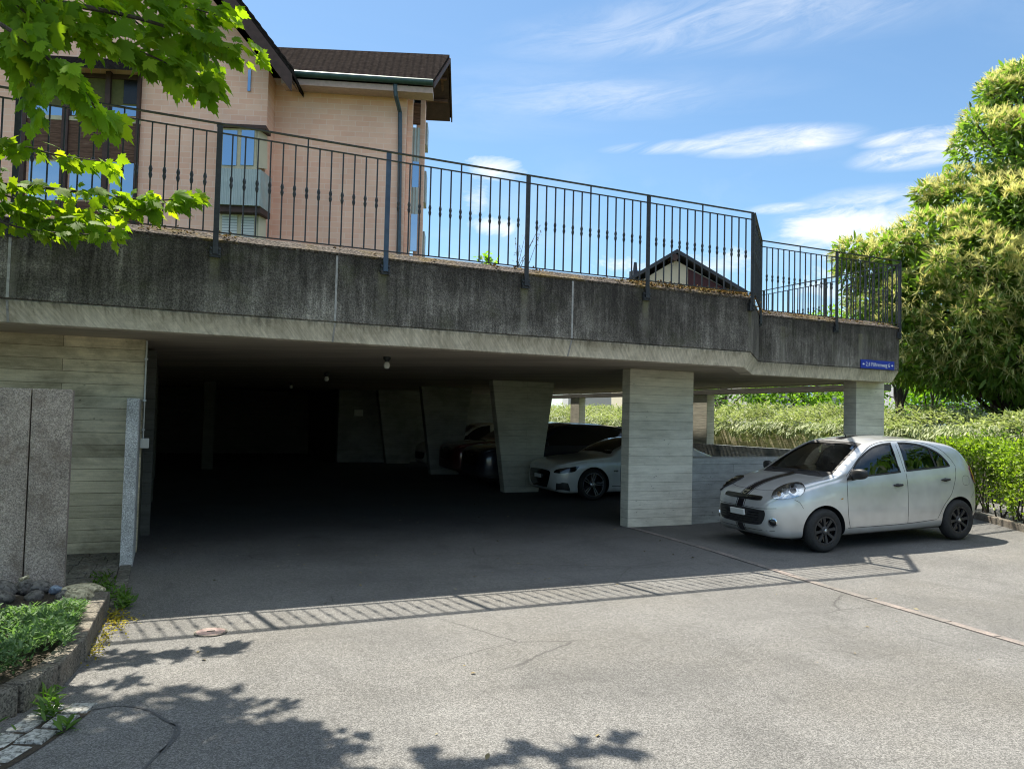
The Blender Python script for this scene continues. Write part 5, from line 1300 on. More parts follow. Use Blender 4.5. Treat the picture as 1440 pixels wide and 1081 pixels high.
def maple_tpl():
    half = [(0.0,0.0),(.10,-.05),(.30,-.10),(.27,.02),(.50,.10),(.44,.17),(.62,.42),(.46,.40),(.40,.50),(.26,.40),(.30,.62),(.20,.66),(.14,.84),(.07,.80),(0,1.05)]
    pts = [(x, y, -0.10*abs(x)-0.07*(y-.3)**2) for x, y in half]
    vs = [(0, .12, 0)]+pts+[(-x, y, z) for x, y, z in pts[-2:0:-1]]
    n = len(vs)-1
    return vs, [(0, i, i % n+1) for i in range(1, n+1)]
MAPLE = maple_tpl()
MAPLE2 = ([(x*.92, y, z-.16*abs(x)+.14*x*(y-.2)-.10*(y-.4)**2+.02*math.sin(9*x)) for x, y, z in MAPLE[0]], MAPLE[1])
MAPLE3 = ([(x*.85+.05*y*y, y*.95, z+.20*abs(x)*(y-.1)-.22*max(0, y-.5)**1.5) for x, y, z in MAPLE[0]], MAPLE[1])
def rand_dirs(n): return unit(rng.normal(size=(n, 3)))
def branch(mb, a, b, r0, r1, sag=0.0, n=5, wob=0.05):
    a = np.array(a, float); b = np.array(b, float); L = np.linalg.norm(b-a); P = []
    for i in range(n+1):
        t = i/n; p = a+(b-a)*t; p[2] += sag*L*math.sin(math.pi*t); 
        if 0 < i < n: p += rng.normal(size=3)*wob*L*0.5
        P.append(p)
    mb.tube(P, [r0+(r1-r0)*i/n for i in range(n+1)], 7); return P
# ------------------------------------------------------------------ maple overhanging from the left
TRUNK = (-3.6, 5.4, 0.0)
mt = wroot('maple_tree', TRUNK, 'broad leaved maple with bright backlit lobed leaves hanging into the upper left', 'tree')
mb = MB(); mb.tube([(-3.6, 5.4, -.1), (-3.58, 5.42, .6), (-3.5, 5.5, 2.2), (-3.3, 5.7, 4.0), (-3.1, 6.0, 6.2), (-3.0, 6.2, 8.0)], [.30, .24, .20, .17, .12, .06], 14)
for a, b, r in (((-3.45, 5.55, 2.6), (-1.6, 6.7, 3.55), .07), ((-3.3, 5.7, 4.0), (-1.2, 6.0, 4.9), .08), ((-3.2, 5.9, 5.0), (-1.0, 7.4, 6.4), .07), ((-3.1, 6.0, 6.0), (-4.8, 7.5, 7.6), .06), ((-3.4, 5.6, 3.4), (-5.4, 4.6, 5.0), .07), ((-3.1, 6.0, 6.2), (-2.0, 4.6, 7.4), .06)):
    branch(mb, a, b, r, .025, .08)
twigs = []
def twig(pts, r=0.014, spread=0.28, nl=40, sz=(.15, .21), droop=0.5):
    P = [at_depth(*p) for p in pts]; Q = spline(P, 6); mb.tube(Q, np.linspace(r, .004, len(Q)), 6, caps=False); twigs.append((Q, spread, int(nl*1.9), (sz[0]*.80, sz[1]*.86), droop))
# lower spray
twig([(-420, 200, 4.8), (-90, 250, 6.2), (40, 262, 6.5), (130, 272, 6.8), (215, 282, 7.0), (272, 276, 7.2)], .022, .15, 64, (.15, .21))
twig([(-60, 250, 6.3), (30, 282, 6.5), (100, 300, 6.7), (170, 300, 6.9), (235, 285, 7.0)], .012, .13, 46, (.15, .20))
twig([(-60, 262, 6.3), (0, 290, 6.4), (60, 312, 6.5), (120, 316, 6.6)], .012, .12, 34, (.15, .2))
twig([(-70, 285, 6.2), (20, 318, 6.3), (90, 328, 6.4), (160, 330, 6.6)], .010, .09, 26, (.14, .19))
twig([(-80, 205, 6.0), (20, 205, 6.1), (80, 218, 6.3), (150, 228, 6.5)], .012, .12, 22, (.15, .2))
# upper mass
twig([(-380, -80, 4.3), (-60, -20, 5.0), (90, 5, 5.3), (190, 25, 5.6), (270, 50, 5.9), (330, 70, 6.0)], .030, .24, 90, (.15, .22))
twig([(-60, -40, 5.0), (60, 20, 5.2), (140, 55, 5.4), (215, 80, 5.7), (280, 115, 5.9)], .018, .20, 80, (.16, .22))
twig([(-80, -10, 4.6), (10, 40, 4.7), (70, 85, 4.8), (118, 128, 4.9), (140, 165, 5.0)], .016, .13, 40, (.18, .24))
twig([(60, -60, 5.4), (180, -20, 5.6), (250, 5, 5.9), (305, 22, 6.2)], .014, .2, 60, (.15, .2))
twig([(-100, -60, 4.6), (0, -10, 4.8), (40, 30, 4.9), (30, 90, 4.9)], .014, .16, 50, (.17, .23))
twig([(-90, 20, 5.2), (0, 60, 5.3), (40, 110, 5.4), (45, 160, 5.5)], .010, .10, 16, (.15, .2))
twig([(60, -60, 5.8), (150, 0, 6.2), (230, 60, 6.4), (290, 95, 6.5)], .012, .24, 60, (.15, .2))
wb(mb, 'trunk', M['bark'], mt, smooth=True)
pos = []; dd = []; nn = []; ss = []
for Q, spread, nl, sz, droop in twigs:
    Q = np.array(Q); n = len(Q); s0 = max(0, n-int(n*0.80))
    for k in range(nl):
        i = rng.integers(s0, n-1) if k > 3 else n-2
        c = Q[i]+(Q[i+1]-Q[i])*rng.random(); ax = unit(Q[i+1]-Q[i])
        out = unit(rng.normal(size=3)*np.array([1, 1, .55])+ax*0.6); p = c+out*spread*rng.random()**0.7
        d = unit(out*0.8+ax*0.4+np.array([0, 0, -droop-0.6*rng.random()])); pos.append(p); dd.append(d)
        nn.append(unit(np.array([0, 0, 1])*0.8-FW*0.55+rng.normal(size=3)*0.5)); ss.append(rng.uniform(*sz))
# crown above the frame (its shade falls on the lower left of the drive)
cent = np.array([(-1.3, 6.9, 6.4, 1.7), (-2.6, 6.6, 7.0, 1.9), (-.7, 6.3, 5.9, 1.25), (-3.8, 5.6, 6.6, 1.9), (-2.2, 5.0, 6.3, 1.5), (-4.6, 7.2, 6.2, 1.8), (-2.6, 8.2, 6.9, 1.4), (-3.4, 8.6, 7.6, 1.6), (-.2, 6.8, 6.3, .75), (-3.0, 5.6, 8.6, 1.6), (-.9, 5.6, 6.0, 1.0), (-1.5, 7.3, 6.1, 1.35), (-.55, 7.1, 6.3, .95), (-.9, 7.6, 6.6, 1.1)])
for c in cent:
    N = int(300*c[3]**2); u = rand_dirs(N)*(rng.random((N, 1))**0.45)*c[3]; P = c[:3]+u*np.array([1, 1, .75])
    for p in P:
        x, y, z = to_px(p)
        if z > 0 and -60 < x < 1500 and y > -45: continue
        if p[1]-.4915*p[2] > 5.25 and p[0] > -2.2: continue
        if p[1]-.4915*p[2] < 3.6 and rng.random() < .62: continue
        pos.append(p); dd.append(unit(rng.normal(size=3)+np.array([0, 0, -.5]))); nn.append(unit(np.array([0, 0, 1])+rng.normal(size=3)*.5)); ss.append(rng.uniform(.16, .23))
for (x, y, z, r, N) in ((1.38, 6.25, 5.62, .33, 16), (1.75, 6.35, 5.75, .16, 5), (1.02, 6.2, 5.55, .25, 9), (.75, 6.3, 5.6, .3, 14)):
    P = np.array([x, y, z])+rand_dirs(N)*rng.random((N, 1))*r*np.array([1, 1, .4])
    for p in P:
        if to_px(p)[1] > -20: continue
        pos.append(p); dd.append(unit(rng.normal(size=3)+np.array([0, 0, -.3]))); nn.append(unit(np.array([0, 0, 1])+rng.normal(size=3)*.35)); ss.append(rng.uniform(.17, .23))
pos, dd, nn, ss = (np.array(q) for q in (pos, dd, nn, ss)); ss = ss*rng.choice([.5, .7, .85, .95, 1.0], len(ss))
which = rng.integers(0, 3, len(pos))
inst_mesh('crown', [(*T_, pos[which == i], dd[which == i], nn[which == i], ss[which == i], 0) for i, T_ in enumerate((MAPLE, MAPLE2, MAPLE3))], [M['maple']], mt, TRUNK)
# ------------------------------------------------------------------ generic trees
def tree(name, label, loc, h, blobs, leafmat, leaf, size, dens, cat='tree', trunk_r=.18, limbs=(), catkins=None, group=None, fork=None, rng_trunk=True):
    """blobs: (x,y,z,r) lumps of crown in world space"""
    t = wroot(name, loc, label, cat, group); mb = MB(); loc = np.array(loc, float)
    top = np.array([loc[0], loc[1], loc[2]+h*0.75]); P = [loc+np.array([0, 0, -.2])]
    for i in range(1, 7):
        f = i/6; P.append(loc+np.array([rng.normal()*.10*f, rng.normal()*.10*f, h*0.75*f]))
    mb.tube(P, [trunk_r*(1.25 if i == 0 else 1-.8*i/6) for i in range(7)], 10)
    for b in blobs:
        zz = min(max(b[2]-1.2*b[3]-0.3, loc[2]+h*.18), loc[2]+h*.6); f = (zz-loc[2])/(h*.75); a = P[min(6, int(f*6))]
        branch(mb, a, (b[0], b[1], b[2]), trunk_r*.42*(1-f*.5), .02, .06)
    for a, b, r in limbs: branch(mb, a, b, r, r*.3, .05)
    wb(mb, 'trunk', M['bark'], t, smooth=True)
    pos = []; d = []; nr = []; sc = []; cp_ = []; cd_ = []; cn_ = []; cs_ = []
    cc = np.mean([b[:3] for b in blobs], axis=0)
    for b in blobs:
        c = np.array(b[:3]); r = b[3]; N = int(dens*r*r); u = rand_dirs(N); rad = r*(0.55+0.5*rng.random((N, 1))**0.6)
        lump = 1+0.18*np.sin(u[:, :1]*7+b[0])*np.cos(u[:, 1:2]*6+b[1])
        p = c+u*rad*lump*np.array([1, 1, .82]); pos.append(p)
        d.append(unit(u+rng.normal(size=(N, 3))*.7+np.array([0, 0, -.35]))); nr.append(unit(u*.5+np.array([0, 0, .8])+rng.normal(size=(N, 3))*.5)); sc.append(rng.uniform(size[0], size[1], N))
        if catkins:
            K = int(catkins[0]*r*r); u = rand_dirs(K*3); o = unit(c-cc+1e-3); w_ = u[:, 2]*.9+u@o*.8; u = u[np.argsort(-w_)[:K]]
            q = c+u*r*(0.93+.2*rng.random((K, 1)))*np.array([1, 1, .82])
            S = catkins[1]
            dirs = unit(u[:, None, :]*.9+np.array([0, 0, .35])+rng.normal(size=(K, S, 3))*.62)
            cp_.append(np.repeat(q, S, axis=0)); cd_.append(dirs.reshape(-1, 3)); cn_.append(np.tile(np.array([0, 0, 1.0]), (K*S, 1))+rng.normal(size=(K*S, 3))*.2); cs_.append(rng.uniform(catkins[2], catkins[3], K*S))
    parts = [(*leaf, np.concatenate(pos), np.concatenate(d), np.concatenate(nr), np.concatenate(sc), 0)]
    mats = [M[leafmat]]
    if catkins:
        parts.append((*STRAND, np.concatenate(cp_), np.concatenate(cd_), np.concatenate(cn_), np.concatenate(cs_), 1)); mats.append(M['catkin'])
    inst_mesh('crown', parts, mats, t, loc); return t
def lump(x, y, d, r): p = at_depth(x, y, d); return (*p, r)
# sweet chestnut in bloom, right
CH = at_depth(1462, 575, 21.0); CH[2] = .3
bl = []
for x, y, d, r in ((1458, 165, 21, 1.3), (1400, 215, 20.6, 1.15), (1480, 230, 20, 1.6), (1365, 285, 20.5, 1.05), (1430, 310, 19.5, 1.4), (1500, 330, 19.5, 1.6), (1310, 345, 20.2, 1.0), (1250, 372, 20.4, .82), (1212, 382, 20.8, .62), (1370, 385, 19.2, 1.25), (1440, 410, 18.8, 1.3), (1300, 425, 19.6, 1.0),
                   (1235, 420, 20.8, .75), (1360, 470, 18.9, 1.1), (1430, 500, 18.6, 1.1), (1290, 485, 19.6, .85), (1500, 440, 18.8, 1.4), (1345, 530, 19.2, .6), (1480, 545, 19, .9), (1400, 535, 19.2, .55), (1275, 520, 20.4, .5), (1325, 505, 19.2, .7), (1415, 135, 21.5, .7), (1440, 125, 21.6, .75), (1335, 300, 21, .8), (1275, 355, 21, .7), (1400, 365, 22.3, 1.7), (1480, 300, 23, 2.2), (1320, 410, 22.5, 1.3), (1440, 450, 22, 1.7), (1260, 450, 21.4, .7), (1300, 520, 21, .6), (1560, 250, 21, 2.2), (1580, 420, 20, 2.0)):
    bl.append(lump(x, y, d, r))
for b_ in list(bl):
    for k in range(2):
        u_r = rand_dirs(1)[0]; u_r[2] = abs(u_r[2])*.8; q_ = np.array(b_[:3])+u_r*b_[3]*rng.uniform(.85, 1.15); bl.append((*q_, rng.uniform(.22, .5)))
tree('chestnut_tree', 'tall sweet chestnut in pale yellow bloom filling the right edge', tuple(CH), 11.0, bl, 'chest_leaf', LEAF_LONG, (.20, .32), 620, trunk_r=.30, catkins=(100, 16, .12, .25),
     limbs=[(CH+np.array([0, 0, 1.2]), at_depth(1290, 527, 20), .09), (CH+np.array([0, 0, 1.6]), at_depth(1380, 405, 19.8), .10), (CH+np.array([0, 0, 2.2]), at_depth(1330, 450, 20.5), .07)])
def simple_tree(x, ybase, d, h, rblob, n, lm, label, sp=1.0, z0=.2, dens=420, size=(.12, .2), tr=.11, crown=(0.3, 1.0), name='tree', leaf=LEAF_OVAL, ground=None):
    p = at_depth(x, ybase, d); p[2] = z0 if ground is None else ground; b = []
    for i in range(n):
        a = rng.random()*2*math.pi; f = crown[0]+(crown[1]-crown[0])*rng.random(); r = rblob*(0.7+.5*rng.random())
        w = sp*math.sin(math.pi*(0.15+.75*((f-crown[0])/(crown[1]-crown[0]+1e-6))))
        b.append((p[0]+math.cos(a)*w, p[1]+math.sin(a)*w, p[2]+h*f, r))
    return tree(name, label, tuple(p), h, b, lm, leaf, size, dens, trunk_r=tr)
simple_tree(1264, 590, 25, 5.2, .8, 13, 'green_leaf', 'slim dark stemmed tree standing just right of the end pillar', 1.3, 1.5, tr=.16, crown=(.42, 1.0))
simple_tree(1398, 585, 23.5, 3.4, .6, 12, 'green_leaf', 'low forked dark tree under the chestnut, above the clipped bank', 1.5, 1.7, tr=.12, crown=(.45, 1.0))
simple_tree(1310, 575, 31, 3.6, .95, 14, 'lime_leaf', 'yellow green bush glowing under the chestnut', 2.6, 1.4, tr=.07, crown=(.15, .9), name='shrub')
simple_tree(1420, 575, 32, 3.8, 1.0, 16, 'lime_leaf', 'bright lime green shrub far right behind the forked tree', 3.0, 1.4, tr=.07, crown=(.15, .9), name='shrub')
simple_tree(1130, 560, 27, 2.6, .8, 10, 'lime_leaf', 'light green shrub above the bank left of the end pillar', 1.8, 1.6, tr=.06, crown=(.2, .85), name='shrub')
simple_tree(1020, 560, 28, 2.8, .7, 9, 'green_leaf', 'dark green shrub above the bank next to the front pillar', 1.7, 1.6, tr=.06, crown=(.2, .8), name='shrub')
simple_tree(1090, 560, 33, 2.4, .6, 7, 'green_leaf', 'small dark shrub in the gap of the pale far building', 1.3, 1.6, tr=.05, crown=(.2, .8), name='shrub')
simple_tree(1150, 430, 36, 6.2, 1.0, 9, 'lime_leaf', 'light tree top just visible behind the roof railing bars', 1.6, .5, tr=.14, crown=(.6, 1.0))
# ------------------------------------------------------------------ planted bank on the far right of the garage
BX0 = 15.6
pw = wroot('planter_wall', (15.8, 22, 0), 'low weathered concrete planter wall under the drooping bank shrubs', 'wall')
mb = MB(); mb.box(15.6, 15.85, 3.0, 44, -.1, 1.55); wb(mb, 'wall', M['wall'], pw)
mb = MB(); mb.box(15.86, 60, 3.0, 44, 1.3, 1.5); bank = tag(mb.build('bank', M['soil']), kind='structure')
def bank_leaves():
    parts = []
    N = 34000; y = 7.2+30*rng.random(N)**1.35; x = 15.3+3.6*rng.random(N)**1.2
    hgt = 1.50+.50*np.clip((x-15.3)/0.9, 0, 1)+.14*np.sin(y*2.1)+.10*np.sin(y*5.3+x*2)+0.10*np.clip((y-13)/6, 0, 1)
    z = hgt-.30*rng.random(N)**2
    d = unit(np.stack([-.75+rng.normal(size=N)*.5, rng.normal(size=N)*.5, .22+rng.normal(size=N)*.35], 1)); n = unit(np.stack([-.2+rng.normal(size=N)*.3, rng.normal(size=N)*.3, np.ones(N)], 1))
    parts.append((*LEAF_LONG, np.stack([x, y, z], 1), d, n, rng.uniform(.09, .20, N), 0))
    N = 9000; y = 7.2+30*rng.random(N)**1.35; t = rng.random(N); x = 15.62-.34*np.sin(t*2.2)-.1*rng.random(N); z = 1.78-.42*t*(0.55+.45*np.sin(y*3.1)**2)
    d = unit(np.stack([-.35+rng.normal(size=N)*.35, rng.normal(size=N)*.45, -.8+rng.normal(size=N)*.3], 1)); n = unit(np.stack([-1+rng.normal(size=N)*.3, rng.normal(size=N)*.4, .5+0*x], 1))
    parts.append((*LEAF_LONG, np.stack([x, y, z], 1), d, n, rng.uniform(.09, .20, N), 0))
    return parts
tag(inst_mesh('bank_shrubs', bank_leaves(), [M['coton']]), 'pale green feathery shrub carpet drooping over the planter wall', 'ground cover', kind='stuff')
# ------------------------------------------------------------------ clipped hedge by the kerb
KA, KB = np.array([13.35, 9.9]), np.array([10.75, 4.95])
def hedge():
    u = unit(KB-KA); nrm = np.array([-u[1], u[0]]); nrm = nrm if nrm[0] > 0 else -nrm
    L = np.linalg.norm(KB-KA); t = wroot('hedge', (*(KA+KB)/2+nrm*.5, .18), 'bright green leafy hedge behind the silver car with bare stems at its foot', 'hedge')
    mb = MB()
    for i in range(46):
        s = rng.random()*L; w = .25+.5*rng.random(); p = KA+u*s+nrm*w
        for k in range(2):
            q = p+rng.normal(size=2)*.22; mb.tube([(p[0], p[1], .1), ((p[0]+q[0])/2+rng.normal()*.03, (p[1]+q[1])/2, .55), (q[0], q[1], 1.1)], [.016, .012, .006], 5)
    wb(mb, 'stem', M['bark'], t); t.children[0]['kind'] = 'stuff'
    N = 22000; s = rng.random(N)*(L+.6)-.3; side = rng.random(N)
    w = np.where(side < .62, .10+.12*rng.random(N), .15+.85*rng.random(N)); top = 1.42+.09*np.sin(s*3.1)+.06*np.sin(s*7.7)
    z = np.where(side < .62, .32+(top-.32)*rng.random(N)**.72, top-.12*rng.random(N))
    bul = .14*np.sin(s*2.3+1)+.09*np.sin(s*5+z*4)+.07*np.sin(z*6); w = w-np.where(side < .62, bul+.16*np.sin(np.clip((z-.3)/1.1, 0, 1)*math.pi), 0)
    keep = (z > .62) | (rng.random(N) < .30+.7*(np.sin(s*9)>.2)*(z-.25)/.4)
    P = np.stack([KA[0]+u[0]*s+nrm[0]*w, KA[1]+u[1]*s+nrm[1]*w, z], 1)[keep]; N = len(P)
    # upright young shoots
    K = 70; ss_ = rng.random(K)*L; sh = []
    for q in ss_:
        ht = rng.uniform(.10, .34)*(1.6 if abs(q-.9) < .5 else 1); ww = rng.uniform(.2, .7)
        for j in range(9): sh.append((KA[0]+u[0]*q+nrm[0]*ww+rng.normal()*.03, KA[1]+u[1]*q+nrm[1]*ww+rng.normal()*.03, 1.38+ht*j/8))
    P = np.concatenate([P, np.array(sh)]); N = len(P)
    outn = np.array([-nrm[0], -nrm[1], .9]); d = unit(rng.normal(size=(N, 3))*.8+outn*.5+np.array([0, 0, .1])); n = unit(outn+rng.normal(size=(N, 3))*.6)
    inst_mesh('foliage', [(*LEAF_OVAL, P, d, n, rng.uniform(.045, .08, N), 0)], [M['hedge']], t, t.location)
hedge()
def kerb_line(pts, group, labels, w=.10, h=.12, mat='kerb', zoff=0.0, gap=.006, z0f=gz, name='kerbstone'):
    for (a, b), lb in zip(zip(pts[:-1], pts[1:]), labels):
        a = np.array(a, float); b = np.array(b, float); u = unit(b-a); n = np.array([-u[1], u[0]])*w/2; a2 = a+u*gap; b2 = b-u*gap
        za, zb = z0f(a[0]), z0f(b[0]); m = MB()
        lo = [(*(a2-n), za-.08), (*(b2-n), zb-.08), (*(b2+n), zb-.08), (*(a2+n), za-.08)]; hi = [(x, y, z+.08+h) for x, y, z in lo]
        m.add(lo+hi, [(0,3,2,1),(4,5,6,7),(0,1,5,4),(1,2,6,5),(2,3,7,6),(3,0,4,7)])
        c = (a+b)/2; m.v = [(x-c[0], y-c[1], z-za) for x, y, z in m.v]
        o = m.build(name, M[mat], None, bevel=.014); o.location = (c[0], c[1], za); tag(o, lb, 'kerbstone', group)
u = unit(KB-KA); ks = [tuple(KA+u*s) for s in (0.0, 1.0, 2.0, 3.0, 4.0, 5.0)]
kerb_line(ks, 'kerbstones along the hedge', ['brownish kerbstone hidden behind the silver car at the end of the hedge', 'brownish kerbstone just right of the rear wheel of the silver car', 'brownish kerbstone at the foot of the hedge near the right edge', 'brownish kerbstone continuing the hedge edge past the right edge', 'brownish kerbstone at the far end of the hedge edging'], .10, .11)
# trees across the parking area behind the viewer: seen only as reflections in the car windows
for x, y, h_, lb in ((22.5, -3.0, 8.5, 'dense green tree across the drive, reflected in the silver car side windows'), (25.5, 3.5, 9.0, 'tall green tree right of the drive, outside the view'), (18.5, -10.0, 9.0, 'large green tree behind the viewer, outside the view'), (8.0, -16.0, 9.0, 'broad green tree behind the viewer opposite the garage')):
    b = []
    for i in range(15):
        a = rng.random()*6.283; f = .12+.85*rng.random(); w_ = 2.6*math.sin(math.pi*(.12+.8*f)); b.append((x+math.cos(a)*w_, y+math.sin(a)*w_, h_*f, 1.3))
    tree('green_tree', lb, (x, y, gz(x)), h_, b, 'green_leaf', LEAF_OVAL, (.28, .42), 170, trunk_r=.22)
# ------------------------------------------------------------------ granite slabs and planting, front left
def slab(x0, x1, y0, y1, z1, mat, label, seed, lean=0.0):
    m = MB(); m.box(x0, x1, y0, y1, -.15, z1); 
    o = m.build('granite_slab', M[mat], None, bevel=.012, seg=2); r = random.Random(seed)
    for v in o.data.vertices: v.co.x += r.uniform(-.003, .003)+lean*(v.co.z); v.co.y += r.uniform(-.004, .004); v.co.z += r.uniform(-.003, .003) if v.co.z > 1 else 0
    c = Vector(((x0+x1)/2, (y0+y1)/2, 0)); 
    for v in o.data.vertices: v.co -= c
    o.location = c; tag(o, label, 'granite slab', 'upright granite slabs'); return o
slab(-1.62, -1.055, 7.93, 8.09, 1.872, 'granite', 'rough grey granite slab cut by the left edge of the photo', 3)
slab(-1.045, -.735, 7.93, 8.09, 1.868, 'granite', 'rough grey granite slab right of a joint, beside the path', 4)
slab(-.352, -.225, 9.36, 10.24, 1.825, 'granite_pale', 'narrow pale granite slab edging the garage entrance', 5)
# path between the slabs and the drive
mb = MB()
rx = random.Random(5); y = 7.62
while y < 10.25:
    x = -1.9
    while x < -.36:
        w_ = rx.uniform(.22, .34); x2 = min(x+w_, -.35)
        mb.box(x+.006, x2-.006, y+.006, y+.232, -.02, .012+rx.uniform(0, .006)); x = x2
    y += .24
tag(mb.build('paved_path', M['paver']), kind='structure')
mb = MB(); y = 7.5
while y < 9.35:
    h = rx.uniform(.20, .30); mb.box(-.345, -.235, y+.005, min(9.355, y+h)-.005, -.02, .018+rx.uniform(0, .008)); y += h
tag(mb.build('path_edging', M['paver']), kind='structure')
# planter bed with kerb
bed = [(-.40, 7.42), (-.44, 6.7), (-.47, 6.0), (-.56, 5.45), (-.70, 5.12), (-.95, 4.86), (-1.35, 4.72), (-1.9, 4.7)]
labels = ['stained kerbstone at the far corner of the planting bed, by the yellow moss', 'long kerbstone along the right side of the planting bed', 'kerbstone where the edge of the planting bed starts to curve', 'short mossy kerbstone in the curve of the planting bed', 'dark blocky kerbstone with moss under the ground cover', 'rounded kerbstone in front of the cobbles', 'kerbstone at the lower left edge of the photo']
kerb_line(bed, 'kerbstones round the planting bed', labels, .12, .165, 'kerb', z0f=lambda x: 0.0, gap=.008)
mb = MB(); ins = [(x-.055, y, .125) for x, y in bed]+[(-3.2, 4.7, .13), (-3.2, 7.6, .13), (-.45, 7.6, .13)]
mb.prism(ins, (0, 0, -.12)); tag(mb.build('bed_soil', M['soil']), kind='structure')
def cover_leaves():
    N = 30000; x = -2.6+2.12*rng.random(N); y = 4.80+2.15*rng.random(N)
    edge = np.where(y < 5.5, -.51-(5.5-y)*.58, -.40-(7.4-y)*.03)+.035*np.sin(y*9); k = (x < edge) ; x, y = x[k], y[k]; N = len(x)
    h = (.17+.15*(0.5+.5*np.sin(x*5.2+1)*np.sin(y*4.4))+.05*np.sin(x*13)*np.sin(y*11))*np.clip((7.35-y)/1.2, .45, 1); z = h*(0.55+.55*rng.random(N)**.5)
    d = unit(np.stack([rng.normal(size=N), rng.normal(size=N), .5+.4*rng.random(N)], 1)); n = unit(np.stack([rng.normal(size=N)*.5, rng.normal(size=N)*.5, np.ones(N)], 1))
    return [(*LEAF_LONG, np.stack([x, y, z+.05], 1), d, n, rng.uniform(.028, .062, N), 0)]
tag(inst_mesh('ground_cover', cover_leaves(), [M['cover']]), 'dense fine leaved green ground cover in the planting bed', 'ground cover', kind='stuff')
# stones at the foot of the slabs
def stone(c, r, mat, label, seed, grp='stones at the foot of the granite slabs', squash=.62, rot=0.0):
    bm = bmesh.new(); bmesh.ops.create_icosphere(bm, subdivisions=3, radius=1.0); rr = np.random.default_rng(seed); ph = rr.random(6)*6
    for v in bm.verts:
        q = v.co; k = 1+.10*math.sin(q.x*3+ph[0])*math.cos(q.y*2.6+ph[1])+.07*math.sin(q.z*4+ph[2]+q.x*2); v.co = Vector((q.x*r[0]*k, q.y*r[1]*k, q.z*r[2]*k))
    me = bpy.data.meshes.new('stone'); bm.to_mesh(me); bm.free(); me.materials.append(M[mat]); me.polygons.foreach_set('use_smooth', [True]*len(me.polygons))
    o = link('stone', me); o.location = c; o.rotation_euler = (0, 0, rot); return tag(o, label, 'stone', grp)
for c, r, mt_, lb in (((-1.17, 7.62, .19), (.13, .10, .085), 'rock', 'largest round dark stone in front of the slabs'), ((-1.0, 7.72, .17), (.09, .08, .07), 'rock', 'dark round stone tucked behind the largest one'), ((-.885, 7.66, .17), (.095, .08, .07), 'rock', 'flattish dark round stone below the slab joint'),
                     ((-1.12, 7.40, .16), (.10, .08, .065), 'rock', 'low dark stone nearest the ground cover'), ((-.76, 7.58, .165), (.05, .045, .04), 'rock_blue', 'small bluish stone among the dark stones'), ((-.90, 7.46, .145), (.07, .06, .05), 'rock', 'small dark stone in front of the flattish one'),
                     ((-.55, 7.50, .17), (.17, .08, .055), 'rock_pale', 'long pale sandy stone lying behind the bed corner'), ((-.56, 7.26, .17), (.11, .12, .075), 'rock_pale', 'lumpy pale yellow stone at the bed corner'), ((-.68, 7.38, .15), (.06, .07, .05), 'rock', 'dark pebble between the pale stones'), ((-1.36, 7.66, .17), (.10, .08, .07), 'rock', 'dark stone cut off at the left edge'), ((-.66, 7.18, .14), (.06, .05, .04), 'rock_pale', 'small pale pebble by the ground cover')):
    stone(c, r, mt_, lb, int(abs(c[0]*1000+c[1]*77)))
m = MB(); m.tube([(0, -.035, 0), (0, .0, .008), (0, .035, .02)], [.018, .014, .019], 9)
o = m.build('paper_roll', M['rock_pale'], None, smooth=True); o.location = (-1.0, 7.62, .262); o.rotation_euler = (0, 0, R(-55)); tag(o, 'small crumpled cream scrap lying on the dark stones', 'litter')
# cobbles in two rows by the bed kerb
rc = random.Random(9); row = [(-.33, 5.10), (-.42, 4.86), (-.54, 4.62), (-.68, 4.40), (-.84, 4.18), (-1.02, 3.98), (-1.22, 3.80)]
tpl = []
for k in range(3):
    m = MB(); m.box(-.068, .068, -.088, .088, -.05, .012); o = m.build('cobblestone', M['cobble'], None, bevel=.014)
    for v in o.data.vertices: v.co.x += rc.uniform(-.006, .006); v.co.y += rc.uniform(-.006, .006); v.co.z += rc.uniform(-.003, .003)
    tpl.append(o.data); bpy.data.objects.remove(o)
Pn = [np.array(p) for p in spline(row, 8)]
cl = [0]
for a, b in zip(Pn[:-1], Pn[1:]): cl.append(cl[-1]+np.linalg.norm(b-a))
for r_i in (0, 1):
    s = .05+.06*r_i
    while s < cl[-1]-.1:
        j = int(np.searchsorted(cl, s))-1; f = (s-cl[j])/(cl[j+1]-cl[j]); p = Pn[j]+(Pn[j+1]-Pn[j])*f; u = unit(Pn[j+1]-Pn[j]); n = np.array([u[1], -u[0]])
        n = -n if n[0] > 0 else n
        q = p+n*(.02+.152*r_i); o = bpy.data.objects.new('cobblestone', tpl[rc.randrange(3)]); COL.objects.link(o)
        o.location = (q[0], q[1], .004+rc.uniform(-.004, .006)); o.rotation_euler = (rc.uniform(-.03, .03), rc.uniform(-.03, .03), math.atan2(u[1], u[0])-math.pi/2+rc.uniform(-.06, .06))
        o.scale = (rc.uniform(.9, 1.04), rc.uniform(.88, 1.02), 1)
        o.scale.y *= 1.0; tag(o, 'grey granite cobble in the two rows beside the planting bed', 'cobblestone', 'cobbles beside the planting bed'); s += .20
mb = MB(); Q_ = [p+np.array([-.088, -.058]) for p in Pn]; N_ = [np.array([-(b-a)[1], (b-a)[0]])/np.linalg.norm(b-a)*.128 for a, b in zip(Q_[:-1], Q_[1:])]; N_.append(N_[-1])
for i in range(len(Q_)-1): mb.add([(*(Q_[i]+N_[i]), .0045), (*(Q_[i]-N_[i]), .0045), (*(Q_[i+1]-N_[i+1]), .0045), (*(Q_[i+1]+N_[i+1]), .0045)], [(0, 1, 2, 3)])
tag(mb.build('cobble_bedding', M['soil']), kind='structure')
